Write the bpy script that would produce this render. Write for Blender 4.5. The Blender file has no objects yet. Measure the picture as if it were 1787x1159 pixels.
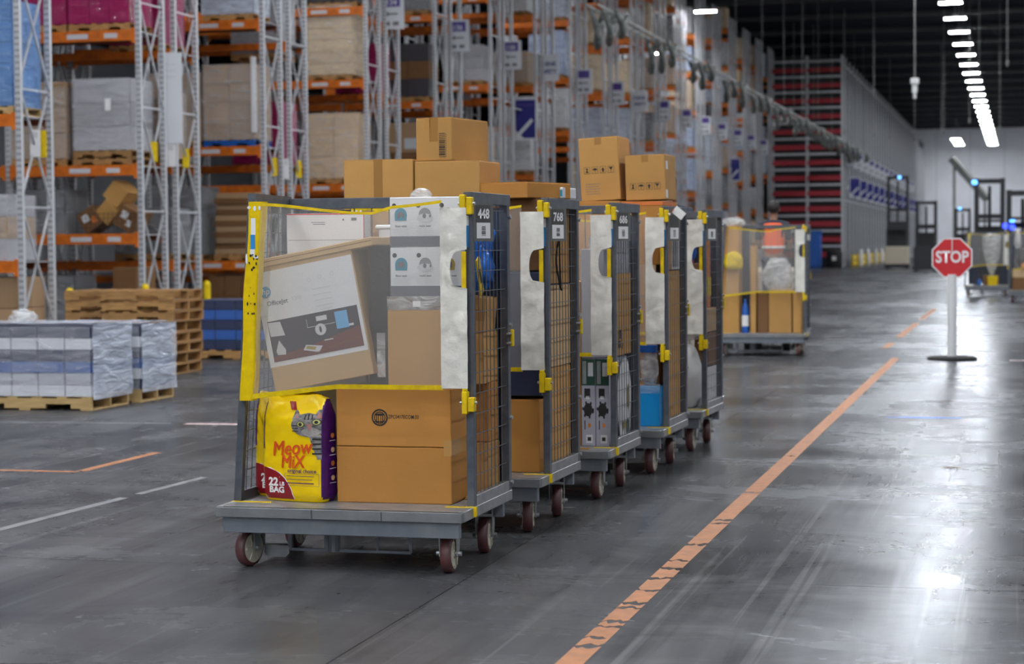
import bpy, bmesh, math, random
from mathutils import Vector, Matrix, Euler
R = math.radians
rnd = random.Random(7)
sc = bpy.context.scene
COL = sc.collection
# ------------------------------------------------------------------ camera
F_PX = 3480.0; VX, HY, CX, CY, ROLL = 1782.0, 420.0, 893.5, 579.5, R(0.5)
_dx, _dy = VX - CX, HY - CY
_c, _s = math.cos(ROLL), math.sin(ROLL)
_ux, _uy = _dx*_c - _dy*_s, _dx*_s + _dy*_c
PITCH = math.atan(-_uy / F_PX); PSI = math.atan(_ux*math.cos(PITCH) / F_PX)
FW = Vector((-math.sin(PSI)*math.cos(PITCH), math.cos(PSI)*math.cos(PITCH), -math.sin(PITCH)))
_r0 = Vector((math.cos(PSI), math.sin(PSI), 0)); _u0 = _r0.cross(FW)
RT = _r0*_c - _u0*_s; UP = _u0*_c + _r0*_s
cam_d = bpy.data.cameras.new('camera'); cam = bpy.data.objects.new('camera', cam_d); COL.objects.link(cam)
cam_d.sensor_width = 36.0; cam_d.lens = F_PX*36.0/1787.0; cam_d.clip_end = 800
m = Matrix.Identity(4)
for i, v in enumerate((RT, UP, -FW)):
    for j in range(3): m[j][i] = v[j]
m.translation = Vector((0, 0, 1.65)); cam.matrix_world = m
cam_d.dof.use_dof = True; cam_d.dof.focus_distance = 10.2; cam_d.dof.aperture_fstop = 3.2
sc.camera = cam
# ------------------------------------------------------------------ light
LAMP = 360.0
sc.view_settings.view_transform = 'Standard'; sc.view_settings.look = 'None'
sc.view_settings.gamma = 1.0; sc.view_settings.exposure = 0.0
sc.view_settings.use_curve_mapping = False
w = bpy.data.worlds.new('hall_ambience'); sc.world = w; w.use_nodes = True
w.node_tree.nodes['Background'].inputs[0].default_value = (.62, .68, .85, 1)
w.node_tree.nodes['Background'].inputs[1].default_value = 0.16
# ------------------------------------------------------------------ materials
MATS = {}
def mat(name, col=(.5, .5, .5), rough=.6, metal=0., var=.0, scale=6., bump=0., bscale=None, emit=None, rand=0., col2=None, spec=.5, stretch=None, alpha=None, coat=0):
    """principled material; var = noise towards col2 (or a darker tone), rand = per-object tone"""
    if name in MATS: return MATS[name]
    M = bpy.data.materials.new(name); M.use_nodes = True; MATS[name] = M
    nt = M.node_tree; N = nt.nodes; L = nt.links; P = N['Principled BSDF']
    P.inputs['Roughness'].default_value = rough; P.inputs['Metallic'].default_value = metal
    P.inputs['Specular IOR Level'].default_value = spec
    if coat: P.inputs['Coat Weight'].default_value = coat
    P.inputs['Base Color'].default_value = (*col, 1)
    out = None
    if var or bump:
        tc = N.new('ShaderNodeTexCoord'); mp = N.new('ShaderNodeMapping'); L.new(tc.outputs['Object'], mp.inputs[0])
        if stretch: mp.inputs['Scale'].default_value = stretch
        nz = N.new('ShaderNodeTexNoise'); nz.inputs['Scale'].default_value = scale; nz.inputs['Detail'].default_value = 5
        L.new(mp.outputs[0], nz.inputs['Vector'])
    if var:
        cr = N.new('ShaderNodeValToRGB'); L.new(nz.outputs[0], cr.inputs[0])
        cr.color_ramp.elements[0].position = .35; cr.color_ramp.elements[1].position = .7
        c2 = col2 or tuple(x*(1-var) for x in col)
        cr.color_ramp.elements[0].color = (*col, 1); cr.color_ramp.elements[1].color = (*c2, 1)
        L.new(cr.outputs[0], P.inputs['Base Color']); out = cr.outputs[0]
    if rand:
        oi = N.new('ShaderNodeObjectInfo'); hs = N.new('ShaderNodeHueSaturation'); mr = N.new('ShaderNodeMapRange')
        mr.inputs[3].default_value = 1-rand; mr.inputs[4].default_value = 1+rand*.6
        L.new(oi.outputs['Random'], mr.inputs[0]); L.new(mr.outputs[0], hs.inputs['Value'])
        if out: L.new(out, hs.inputs['Color'])
        else: hs.inputs['Color'].default_value = (*col, 1)
        L.new(hs.outputs[0], P.inputs['Base Color'])
    if bump:
        nb = nz
        if bscale:
            nb = N.new('ShaderNodeTexNoise'); nb.inputs['Scale'].default_value = bscale; nb.inputs['Detail'].default_value = 4
            L.new(mp.outputs[0], nb.inputs['Vector'])
        b = N.new('ShaderNodeBump'); b.inputs['Strength'].default_value = bump; b.inputs['Distance'].default_value = .02
        L.new(nb.outputs[0], b.inputs['Height']); L.new(b.outputs[0], P.inputs['Normal'])
    if emit:
        P.inputs['Emission Color'].default_value = (*emit[0], 1); P.inputs['Emission Strength'].default_value = emit[1]
    return M
def film(name, col, opac, rough=.25, bump=.6, scale=3., var=.05, stretch=(1, 1, 5)):
    """stretch film / sheer cloth: partly see-through sheet with creased gloss"""
    if name in MATS: return MATS[name]
    M = bpy.data.materials.new(name); M.use_nodes = True; MATS[name] = M
    nt = M.node_tree; N = nt.nodes; L = nt.links; P = N['Principled BSDF']
    P.inputs['Base Color'].default_value = (*col, 1); P.inputs['Roughness'].default_value = rough
    tr = N.new('ShaderNodeBsdfTransparent'); mx = N.new('ShaderNodeMixShader'); mx.inputs[0].default_value = opac
    if bump:
        tc = N.new('ShaderNodeTexCoord'); mp = N.new('ShaderNodeMapping'); mp.inputs['Scale'].default_value = stretch; mp.inputs['Rotation'].default_value = (.25, .3, 0)
        L.new(tc.outputs['Object'], mp.inputs[0])
        nz = N.new('ShaderNodeTexNoise'); nz.inputs['Scale'].default_value = scale; nz.inputs['Detail'].default_value = 3; nz.inputs['Distortion'].default_value = .8
        L.new(mp.outputs[0], nz.inputs['Vector'])
        b = N.new('ShaderNodeBump'); b.inputs['Strength'].default_value = bump; b.inputs['Distance'].default_value = .05
        L.new(nz.outputs[0], b.inputs['Height']); L.new(b.outputs[0], P.inputs['Normal'])
        if var:
            mr = N.new('ShaderNodeMapRange'); mr.inputs[1].default_value = .35; mr.inputs[2].default_value = .65
            mr.inputs[3].default_value = max(0, opac-var); mr.inputs[4].default_value = min(1, opac+var)
            L.new(nz.outputs[0], mr.inputs[0]); L.new(mr.outputs[0], mx.inputs[0])
    L.new(tr.outputs[0], mx.inputs[1]); L.new(P.outputs[0], mx.inputs[2]); L.new(mx.outputs[0], N['Material Output'].inputs[0])
    return M
mat('cardboard', (.56, .30, .085), .75, var=.14, scale=3, bump=.05, bscale=40, rand=.16)
mat('cardboard_brown', (.51, .225, .042), .7, var=.14, scale=3, bump=.05, bscale=40, rand=.08)
mat('cardboard_pale', (.60, .40, .20), .75, var=.12, scale=3, rand=.1)
mat('cardboard_dark', (.20, .095, .035), .8, var=.15, scale=3, rand=.1)
mat('tape', (.42, .215, .06), .22, rand=.1)
mat('clear_tape', (.52, .28, .09), .15)
mat('ink', (.02, .018, .018), .7)
mat('white_card', (.74, .74, .76), .55, var=.05, scale=4)
mat('grey_band', (.13, .135, .17), .6)
mat('steel_grey', (.075, .085, .105), .42, metal=.3, var=.35, scale=14, col2=(.12, .13, .15))
mat('deck_steel', (.24, .25, .27), .38, metal=.45, var=.3, scale=9, col2=(.36, .37, .38), bump=.05, bscale=60)
mat('lip_steel', (.17, .18, .195), .42, metal=.3, var=.3, scale=8, col2=(.24, .25, .26)); mat('beam_steel', (.155, .175, .21), .45, metal=.3, var=.3, scale=7, col2=(.22, .235, .26))
mat('navy_sheet', (.022, .032, .065), .45, var=.2, scale=8)
mat('wire', (.12, .13, .15), .45, metal=.3)
mat('yellow', (.84, .60, .002), .5, spec=.25, var=.3, scale=22, col2=(.62, .42, .01), bump=.08)
mat('yellow_sleeve', (.84, .60, .0), .55, var=.5, spec=.2, scale=26, col2=(.74, .50, .0), bump=.12, bscale=30)
mat('canvas', (.78, .76, .70), .9, var=.08, scale=9, col2=(.68, .66, .60), bump=.25, bscale=30)
mat('bolt', (.5, .52, .55), .3, metal=.9)
mat('wheel_red', (.13, .032, .036), .5, var=.6, scale=9, col2=(.085, .055, .055))
mat('wheel_core', (.50, .47, .38), .55, var=.25, scale=20)
mat('axle_steel', (.35, .36, .36), .35, metal=.8)
mat('plate_dark', (.07, .07, .068), .5); mat('plate_grey', (.15, .15, .14), .45, metal=.2); mat('paper_white', (.82, .82, .82), .6)
mat('sticker_blue', (.02, .25, .62), .5); mat('white_ink', (.85, .85, .85), .6)
mat('galv', (.52, .53, .56), .5, metal=.2, var=.25, scale=10, col2=(.42, .43, .45))
mat('orange_beam', (.72, .17, .004), .45, var=.3, scale=6, col2=(.48, .105, .006))
mat('rust_beam', (.20, .045, .012), .6)
mat('label_grey', (.55, .56, .6), .6)
mat('wood', (.48, .26, .09), .8, var=.5, scale=5, col2=(.26, .135, .05), stretch=(1, 6, 6), rand=.2)
mat('wood_pale', (.60, .42, .19), .8, var=.3, scale=5, col2=(.46, .30, .12), stretch=(1, 6, 6), rand=.1)
mat('blue_plastic', (.008, .10, .42), .4); mat('blue_bag', (.005, .14, .62), .22, bump=.7, bscale=14)
mat('bright_blue', (.012, .30, .72), .2, bump=.25, bscale=9)
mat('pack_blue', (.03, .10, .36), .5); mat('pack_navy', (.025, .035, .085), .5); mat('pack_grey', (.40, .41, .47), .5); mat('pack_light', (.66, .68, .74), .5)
mat('red_beam', (.36, .012, .025), .5); mat('black_metal', (.014, .015, .02), .45); mat('rubber', (.012, .012, .013), .8)
mat('white_metal', (.72, .73, .74), .5); mat('sign_red', (.58, .012, .02), .45); mat('sign_white', (.80, .80, .82), .5)
mat('sign_grey', (.62, .64, .68), .5); mat('sign_purple', (.085, .05, .27), .5); mat('sign_blue', (.01, .012, .19), .5)
mat('bag_yellow', (.95, .64, .002), .3, spec=.3, bump=.35, bscale=7, var=.08, scale=3); mat('bag_purple', (.065, .008, .14), .28, bump=.35, bscale=7)
mat('bag_maroon', (.27, .008, .016), .3); mat('meow_red', (.72, .085, .01), .4); mat('cream_print', (.86, .76, .28), .35)
mat('cat_grey', (.33, .31, .30), .5, var=.75, scale=30, stretch=(1, 1, 2.6), col2=(.07, .066, .066)); mat('cat_white', (.36, .33, .31), .5, var=.3, scale=60)
mat('cat_pink', (.45, .20, .17), .5); mat('cat_eye', (.50, .50, .16), .2); mat('kibble', (.50, .15, .03), .5); mat('kibble_pale', (.62, .40, .22), .5)
mat('skin', (.34, .17, .11), .5); mat('hair', (.018, .013, .012), .6, bump=.3, bscale=30); mat('vest', (.90, .12, .02), .6); mat('shirt', (.02, .026, .045), .8); mat('jeans', (.035, .045, .08), .8)
mat('reflect', (.75, .75, .72), .3); mat('helmet', (.75, .55, .02), .35)
mat('pink_load', (.26, .02, .075), .3, bump=.4, bscale=6, rand=.15); mat('dark_load', (.05, .045, .055), .6, rand=.2)
mat('white_load', (.62, .62, .63), .5, rand=.12); mat('cream_load', (.66, .48, .27), .7, rand=.1); mat('blue_load', (.05, .17, .44), .4, rand=.12); mat('grey_load', (.34, .33, .36), .6, rand=.2); mat('red_load', (.42, .02, .03), .5, rand=.1); mat('tan_load', (.38, .24, .13), .7, rand=.18)
mat('orange_tape', (.46, .20, .095), .6, var=.4, scale=12, col2=(.33, .155, .085), spec=.2); mat('white_tape', (.26, .26, .28), .5, var=.4, scale=5); mat('redwhite_tape', (.62, .33, .32), .5, var=.5, scale=14, col2=(.7, .68, .7)); mat('blue_light_stripe', (.06, .22, .75), .5)
mat('concrete_dark', (.02, .02, .022), .8); mat('ceiling_dark', (.006, .008, .018), .9, spec=.1); mat('wall_white', (.80, .82, .88), .8, var=.08, scale=.6)
mat('cable_grey', (.11, .12, .115), .6, metal=.2, var=.5, scale=6, col2=(.22, .23, .22)); mat('cream_body', (.52, .46, .36), .5); mat('orange_item', (.8, .25, .01), .4)
mat('blue_lamp', (.1, .3, .9), .3, emit=((.1, .38, 1.), 4.)); mat('green_lamp', (.05, .6, .1), .3, emit=((.02, .7, .06), 3.)); mat('deep_blue_lamp', (.05, .05, .9), .3, emit=((.03, .06, 1.), 4.))
mat('led', (1, 1, 1), .5, emit=((.94, .97, 1.), LAMP)); mat('lamp_shell', (.35, .36, .38), .4, metal=.4)
mat('glass_dark', (.02, .022, .03), .1); mat('teal_print', (.03, .25, .36), .5); mat('grey_print', (.25, .25, .27), .5); mat('olive_print', (.36, .27, .06), .5); mat('pale_print', (.60, .60, .63), .5)
mat('photo_dark', (.045, .04, .06), .4); mat('photo_wood', (.15, .045, .04), .4); mat('hp_blue', (.09, .30, .55), .5); mat('tag_blue', (.14, .42, .72), .5); mat('text_grey', (.16, .16, .18), .5)
mat('green_box', (.012, .06, .04), .5); mat('lilac_box', (.42, .42, .50), .5); mat('orange_flap', (.70, .19, .04), .6)
mat('plastic_white', (.74, .75, .76), .3); mat('dark_bag_and_gap', (.022, .02, .026), .3, bump=.5, bscale=9)
film('net', (.62, .59, .55), .33, .85, 0)
def weave():
    nt = MATS['net'].node_tree; N = nt.nodes; L = nt.links; tc = N.new('ShaderNodeTexCoord'); tot = None
    for ax in ('X', 'Z'):
        wv = N.new('ShaderNodeTexWave'); wv.bands_direction = ax; wv.inputs['Scale'].default_value = 60; L.new(tc.outputs['Object'], wv.inputs[0])
        if tot is None: tot = wv.outputs[1]
        else:
            ad = N.new('ShaderNodeMath'); ad.operation = 'ADD'; L.new(tot, ad.inputs[0]); L.new(wv.outputs[1], ad.inputs[1]); tot = ad.outputs[0]
    mr = N.new('ShaderNodeMapRange'); mr.inputs[2].default_value = 2; mr.inputs[3].default_value = .15; mr.inputs[4].default_value = .30; L.new(tot, mr.inputs[0])
    L.new(mr.outputs[0], [n for n in N if n.type == 'MIX_SHADER'][0].inputs[0])
weave()
film('wrap', (.80, .82, .86), .24, .12, 1., 3.4, .07, (1, 1, 3)); film('wrap_heavy', (.68, .75, .90), .58, .14, 1., 2.6, .15)  # pale opacity streaks in wrap also stand in for glints on the film
film('pink_wrap', (.50, .02, .16), .45, .12, 1., 2.6); film('blue_wrap', (.30, .48, .80), .40, .12, 1., 2.6, .12); film('side_net', (.13, .135, .16), .55, .8, 0); film('cloudy_plastic', (.78, .79, .80), .45, .15, 1., 7., .2, (1, 1, 2))

def rack_post_mat():
    M = bpy.data.materials.new('rack_post'); M.use_nodes = True; MATS['rack_post'] = M
    nt = M.node_tree; N = nt.nodes; L = nt.links; P = N['Principled BSDF']
    P.inputs['Roughness'].default_value = .5; P.inputs['Metallic'].default_value = .2
    tc = N.new('ShaderNodeTexCoord'); sp = N.new('ShaderNodeSeparateXYZ'); L.new(tc.outputs['Object'], sp.inputs[0])
    def mth(op, a, b=None):
        n = N.new('ShaderNodeMath'); n.operation = op
        for i, v in enumerate((a, b)):
            if v is None: continue
            if isinstance(v, (int, float)): n.inputs[i].default_value = v
            else: L.new(v, n.inputs[i])
        return n.outputs[0]
    fz = mth('FRACT', mth('MULTIPLY', sp.outputs[2], 1/.1))
    hz = mth('LESS_THAN', fz, .42)
    hx = mth('LESS_THAN', mth('ABSOLUTE', mth('SUBTRACT', mth('ABSOLUTE', sp.outputs[0]), .022)), .010)
    fr = mth('LESS_THAN', sp.outputs[1], -.03)
    msk = mth('MULTIPLY', mth('MULTIPLY', hz, hx), fr)
    mx = N.new('ShaderNodeMixRGB'); mx.inputs[1].default_value = (.52, .53, .56, 1); mx.inputs[2].default_value = (.04, .04, .05, 1)
    L.new(msk, mx.inputs[0]); L.new(mx.outputs[0], P.inputs['Base Color'])
rack_post_mat()

def floor_mat():
    M = bpy.data.materials.new('polished_concrete'); M.use_nodes = True; MATS['polished_concrete'] = M
    nt = M.node_tree; N = nt.nodes; L = nt.links; P = N['Principled BSDF']
    g = N.new('ShaderNodeNewGeometry'); pos = g.outputs['Position']
    def noise(scale, st=(1, 1, 1), rot=0, det=6, dist=0., rough=.6):
        mp = N.new('ShaderNodeMapping'); mp.inputs['Scale'].default_value = st; mp.inputs['Rotation'].default_value = (0, 0, rot)
        L.new(pos, mp.inputs[0]); n = N.new('ShaderNodeTexNoise'); n.inputs['Scale'].default_value = scale
        n.inputs['Detail'].default_value = det; n.inputs['Distortion'].default_value = dist; n.inputs['Roughness'].default_value = rough
        L.new(mp.outputs[0], n.inputs['Vector']); return n.outputs[0]
    def ramp(f, a, b, ca, cb):
        r = N.new('ShaderNodeValToRGB'); L.new(f, r.inputs[0]); e = r.color_ramp.elements
        e[0].position = a; e[1].position = b; e[0].color = (*ca, 1); e[1].color = (*cb, 1); return r.outputs[0]
    def mix(f, a, b, mode='MIX'):
        n = N.new('ShaderNodeMixRGB'); n.blend_type = mode
        if isinstance(f, float): n.inputs[0].default_value = f
        else: L.new(f, n.inputs[0])
        for i, v in ((1, a), (2, b)):
            if isinstance(v, tuple): n.inputs[i].default_value = (*v, 1)
            else: L.new(v, n.inputs[i])
        return n.outputs[0]
    base = ramp(noise(.35, (1, .6, 1), .2), .3, .72, (.072, .073, .081), (.122, .122, .130))
    fine = ramp(noise(3.2, (1, .35, 1), -.25, 8, .2), .3, .75, (.62, .62, .62), (1.3, 1.3, 1.3))
    c = mix(.75, base, fine, 'MULTIPLY')
    def band(x0, x1, soft):      # wear band along the lane between two x positions
        sp = N.new('ShaderNodeSeparateXYZ'); L.new(pos, sp.inputs[0]); o = []
        for v, a_, b_ in ((x0, 0, 1), (x1, 1, 0)):
            r = N.new('ShaderNodeMapRange'); r.interpolation_type = 'SMOOTHSTEP'; r.inputs[1].default_value = v-soft; r.inputs[2].default_value = v+soft; r.inputs[3].default_value = a_; r.inputs[4].default_value = b_
            L.new(sp.outputs[0], r.inputs[0]); o.append(r.outputs[0])
        mm = N.new('ShaderNodeMath'); mm.operation = 'MULTIPLY'; L.new(o[0], mm.inputs[0]); L.new(o[1], mm.inputs[1]); return mm.outputs[0]
    s1 = ramp(noise(.7, (2.6, .12, 1), R(4), 4, .4, .6), .50, .68, (0, 0, 0), (1, 1, 1))     # pale tyre sweeps along the lane
    s2 = ramp(noise(.45, (.5, 1.7, 1), R(28), 5, 1.2, .65), .50, .70, (0, 0, 0), (1, 1, 1))     # scuffs across
    s3 = ramp(noise(.6, (4., .25, 1), R(-28), 4, .6, .6), .52, .68, (0, 0, 0), (1, 1, 1))
    s4 = ramp(noise(1.2, (9., .12, 1), R(-12), 3, .2, .55), .60, .66, (0, 0, 0), (1, 1, 1))     # thin scratches
    plain = c
    c = mix(mix(.45, (0, 0, 0), s1), c, (.27, .27, .28))
    c = mix(mix(.40, (0, 0, 0), s2), c, (.24, .24, .245))
    c = mix(mix(.42, (0, 0, 0), s3), c, (.26, .26, .265))
    c = mix(mix(.32, (0, 0, 0), s4), c, (.34, .34, .345))
    d1 = ramp(noise(.5, (.9, 1.5, 1), R(-8), 6, 1.2, .7), .48, .66, (0, 0, 0), (1, 1, 1))     # dark rubber stains
    c = mix(mix(.65, (0, 0, 0), d1), c, (.026, .027, .032))
    d2 = ramp(noise(1.0, (5, .25, 1), R(-14), 6, .5, .7), .52, .72, (0, 0, 0), (1, 1, 1))
    c = mix(mix(.5, (0, 0, 0), d2), c, (.030, .030, .035))
    lane = band(-4.9, -2.12, .03)                                                           # traffic-polished lane: darker, few scuffs
    c = mix(mix(.6, (0, 0, 0), lane), c, mix(.2, plain, (.035, .036, .040)))
    c = mix(mix(.35, (0, 0, 0), band(-2.10, -1.70, .03)), c, (.15, .15, .155))
    L.new(c, P.inputs['Base Color'])
    rr = N.new('ShaderNodeMapRange'); rr.inputs[1].default_value = .38; rr.inputs[2].default_value = .64; rr.inputs[3].default_value = .17; rr.inputs[4].default_value = .36
    rmix = mix(.5, noise(.5, (1, .35, 1), .3, 5, .4), noise(.6, (.6, 1.6, 1), R(18), 6, .9, .7))
    L.new(rmix, rr.inputs[0]); L.new(rr.outputs[0], P.inputs['Roughness'])
    P.inputs['Specular IOR Level'].default_value = 0.0
    gl = N.new('ShaderNodeBsdfGlossy'); gl.inputs['Color'].default_value = (.36, .37, .39, 1); L.new(rr.outputs[0], gl.inputs['Roughness'])
    fr = N.new('ShaderNodeFresnel'); fr.inputs['IOR'].default_value = 1.42; mxs = N.new('ShaderNodeMixShader'); L.new(fr.outputs[0], mxs.inputs[0])
    L.new(P.outputs[0], mxs.inputs[1]); L.new(gl.outputs[0], mxs.inputs[2]); L.new(mxs.outputs[0], N['Material Output'].inputs[0])
    b = N.new('ShaderNodeBump'); b.inputs['Strength'].default_value = .035; b.inputs['Distance'].default_value = .02
    L.new(noise(.9, (1, .6, 1), 0, 1), b.inputs['Height']); L.new(b.outputs[0], P.inputs['Normal']); L.new(b.outputs[0], gl.inputs['Normal'])
floor_mat()
# ------------------------------------------------------------------ mesh helpers
class MB:
    def __init__(s): s.v = []; s.f = []; s.mi = []; s.cur = 0
    def add(s, vs, fs):
        o = len(s.v); s.v += [tuple(v) for v in vs]; s.f += [tuple(i+o for i in f) for f in fs]; s.mi += [s.cur]*len(fs); return s
    def box(s, x0, x1, y0, y1, z0, z1, M=None):
        vs = [Vector((x, y, z)) for z in (z0, z1) for y in (y0, y1) for x in (x0, x1)]
        if M is not None: vs = [M @ v for v in vs]
        return s.add(vs, [(0, 2, 3, 1), (4, 5, 7, 6), (0, 1, 5, 4), (2, 6, 7, 3), (0, 4, 6, 2), (1, 3, 7, 5)])
    def bar(s, a, b, w, h=None, up=(0, 0, 1)):
        a, b = Vector(a), Vector(b); h = h or w; d = (b-a).normalized(); u = Vector(up)
        if abs(d.dot(u)) > .98: u = Vector((0, 1, 0))
        x = d.cross(u).normalized(); u = x.cross(d)
        vs = [p + x*sx*w/2 + u*sy*h/2 for p in (a, b) for sy in (-1, 1) for sx in (-1, 1)]
        return s.add(vs, [(0, 2, 3, 1), (4, 5, 7, 6), (0, 1, 5, 4), (2, 6, 7, 3), (0, 4, 6, 2), (1, 3, 7, 5)])
    def tube(s, pts, r, n=8, cap=True):
        pts = [Vector(p) for p in pts]; rs = r if isinstance(r, (list, tuple)) else [r]*len(pts); o = len(s.v); vs = []
        for i, p in enumerate(pts):
            d = (pts[min(i+1, len(pts)-1)] - pts[max(i-1, 0)]).normalized()
            u = Vector((0, 0, 1)) if abs(d.z) < .9 else Vector((0, 1, 0))
            x = d.cross(u).normalized(); u = x.cross(d)
            vs += [p + (x*math.cos(2*math.pi*k/n) + u*math.sin(2*math.pi*k/n))*rs[i] for k in range(n)]
        fs = [(i*n+k, i*n+(k+1) % n, (i+1)*n+(k+1) % n, (i+1)*n+k) for i in range(len(pts)-1) for k in range(n)]
        if cap: fs += [tuple(range(n))[::-1], tuple(range((len(pts)-1)*n, len(pts)*n))]
        return s.add(vs, fs)
    def cyl(s, a, b, r, n=12): return s.tube([a, b], r, n)
    def lathe(s, prof, n=20, M=None):
        vs = [Vector((r*math.cos(2*math.pi*k/n), r*math.sin(2*math.pi*k/n), z)) for r, z in prof for k in range(n)]
        if M is not None: vs = [M @ v for v in vs]
        fs = [(i*n+k, i*n+(k+1) % n, (i+1)*n+(k+1) % n, (i+1)*n+k) for i in range(len(prof)-1) for k in range(n)]
        fs += [tuple(range(n))[::-1], tuple(range((len(prof)-1)*n, len(prof)*n))]
        return s.add(vs, fs)
    def grid(s, fn, nu, nv):
        vs = [fn(i/nu, j/nv) for j in range(nv+1) for i in range(nu+1)]
        return s.add(vs, [(j*(nu+1)+i, j*(nu+1)+i+1, (j+1)*(nu+1)+i+1, (j+1)*(nu+1)+i) for j in range(nv) for i in range(nu)])
    def mesh(s, name, mats, smooth=False, bevel=0.):
        me = bpy.data.meshes.new(name); me.from_pydata(s.v, [], s.f)
        for mm in (mats if isinstance(mats, (list, tuple)) else [mats]): me.materials.append(MATS[mm])
        if s.cur: me.polygons.foreach_set('material_index', s.mi)
        bm = bmesh.new(); bm.from_mesh(me)
        if bevel: bmesh.ops.bevel(bm, geom=bm.edges[:], offset=bevel, segments=1, affect='EDGES')
        bmesh.ops.recalc_face_normals(bm, faces=bm.faces); bm.to_mesh(me); bm.free()
        if smooth: me.polygons.foreach_set('use_smooth', [True]*len(me.polygons))
        me.update(); return me
    def build(s, name, mats, parent=None, smooth=False, bevel=0., kind=None):
        return link(name, s.mesh(name, mats, smooth, bevel), parent, kind)
def link(name, data, parent=None, kind=None):
    o = bpy.data.objects.new(name, data); COL.objects.link(o); o.parent = parent
    if kind: o['kind'] = kind
    return o
def tag(o, label, cat, group=None):
    o['label'] = label; o['category'] = cat
    if group: o['group'] = group
    return o
def thing(name, label, cat, loc=(0, 0, 0), rz=0., group=None):
    o = link(name, None); o.location = loc; o.rotation_euler = (0, 0, rz); o.empty_display_size = .1
    return tag(o, label, cat, group)
def struct(o): o['kind'] = 'structure'; return o
BOXM = {}
def unit_box(matn, bev=.02):
    """unit cube (base at z=0), slightly eased edges, shared per material"""
    k = (matn, bev)
    if k not in BOXM: BOXM[k] = MB().box(-.5, .5, -.5, .5, 0, 1).mesh('carton', matn, bevel=bev)
    return BOXM[k]
def sbox(name, matn, x0, x1, y0, y1, z0, z1, parent, bev=.02):
    o = link(name, unit_box(matn, bev), parent); o.location = ((x0+x1)/2, (y0+y1)/2, z0); o.scale = (x1-x0, y1-y0, z1-z0); return o
TXT = {}
def text_mesh(s, size, bold=0., shear=0., space=1., width=1.):
    cu = bpy.data.curves.new('lettering', 'FONT'); cu.body = s; cu.size = size; cu.align_x = 'CENTER'; cu.align_y = 'CENTER'
    cu.offset = bold; cu.shear = shear; cu.space_character = space; cu.resolution_u = 3
    ob = bpy.data.objects.new('lettering_curve', cu); me = bpy.data.meshes.new_from_object(ob)
    bpy.data.objects.remove(ob); me.name = 'lettering'
    if width != 1.:
        for v in me.vertices: v.co.x *= width
    return me
def on_face(pts2, O, U, V, N, lift):
    return [Vector(O) + Vector(U)*p[0] + Vector(V)*p[1] + Vector(N)*lift for p in pts2]
FRONT = (Vector((1, 0, 0)), Vector((0, 0, 1)), Vector((0, -1, 0)))
RIGHT = (Vector((0, 1, 0)), Vector((0, 0, 1)), Vector((1, 0, 0)))
def lettering(s, size, matn, parent, O, frame=FRONT, lift=.002, bold=0., shear=0., space=1., width=1., name='lettering', fn=None):
    me = text_mesh(s, size, bold, shear, space, width); me.materials.clear(); me.materials.append(MATS[matn])
    for v in me.vertices:
        if fn: v.co = fn(O[0]+v.co.x, O[1]+v.co.y)
        else: v.co = Vector(O) + frame[0]*v.co.x + frame[1]*v.co.y + frame[2]*lift
    me.update(); return link(name, me, parent)
def decal(name, matn, polys, parent, O=(0, 0, 0), frame=FRONT, lift=.0015, fn=None):
    b = MB()
    for p in polys:
        vs = [fn(u, v) for u, v in p] if fn else on_face(p, O, *frame, lift)
        b.add(vs, [tuple(range(len(vs)))])
    me = bpy.data.meshes.new(name); me.from_pydata(b.v, [], b.f); me.materials.append(MATS[matn]); me.update()
    return link(name, me, parent)
def rect(x0, x1, y0, y1): return [(x0, y0), (x1, y0), (x1, y1), (x0, y1)]
def ell(cx, cy, rx, ry=None, n=20, a0=0, a1=360):
    ry = ry or rx; k = n if a1-a0 >= 360 else n+1
    return [(cx+rx*math.cos(R(a0+(a1-a0)*i/n)), cy+ry*math.sin(R(a0+(a1-a0)*i/n))) for i in range(k)]
def ring(cx, cy, r0, r1, n=20): 
    a, b = ell(cx, cy, r0, n=n), ell(cx, cy, r1, n=n); return [[a[i], a[(i+1) % n], b[(i+1) % n], b[i]] for i in range(n)]
def lump(name, matn, parent, c, r, seed, amp=.16, n=14, flat=None, sub=3):
    """crumpled bag / bundle: noisy ball with flat base"""
    from mathutils import noise as NZ
    bm = bmesh.new(); bmesh.ops.create_icosphere(bm, subdivisions=sub, radius=1)
    for v in bm.verts:
        d = v.co.normalized(); k = 1 + amp*NZ.noise(d*1.7+Vector((seed, 0, 0))) + amp*.7*NZ.noise(d*4.3+Vector((0, seed, 3)))
        k += amp*.4*abs(NZ.noise(d*9+Vector((seed, 2, 0))))
        p = Vector((d.x*r[0], d.y*r[1], d.z*r[2]))*k
        if p.z < -r[2]*.82: p.z = -r[2]*.82
        v.co = p + Vector(c)
    me = bpy.data.meshes.new(name); bm.to_mesh(me); bm.free(); me.materials.append(MATS[matn])
    me.polygons.foreach_set('use_smooth', [True]*len(me.polygons)); return link(name, me, parent)
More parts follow.
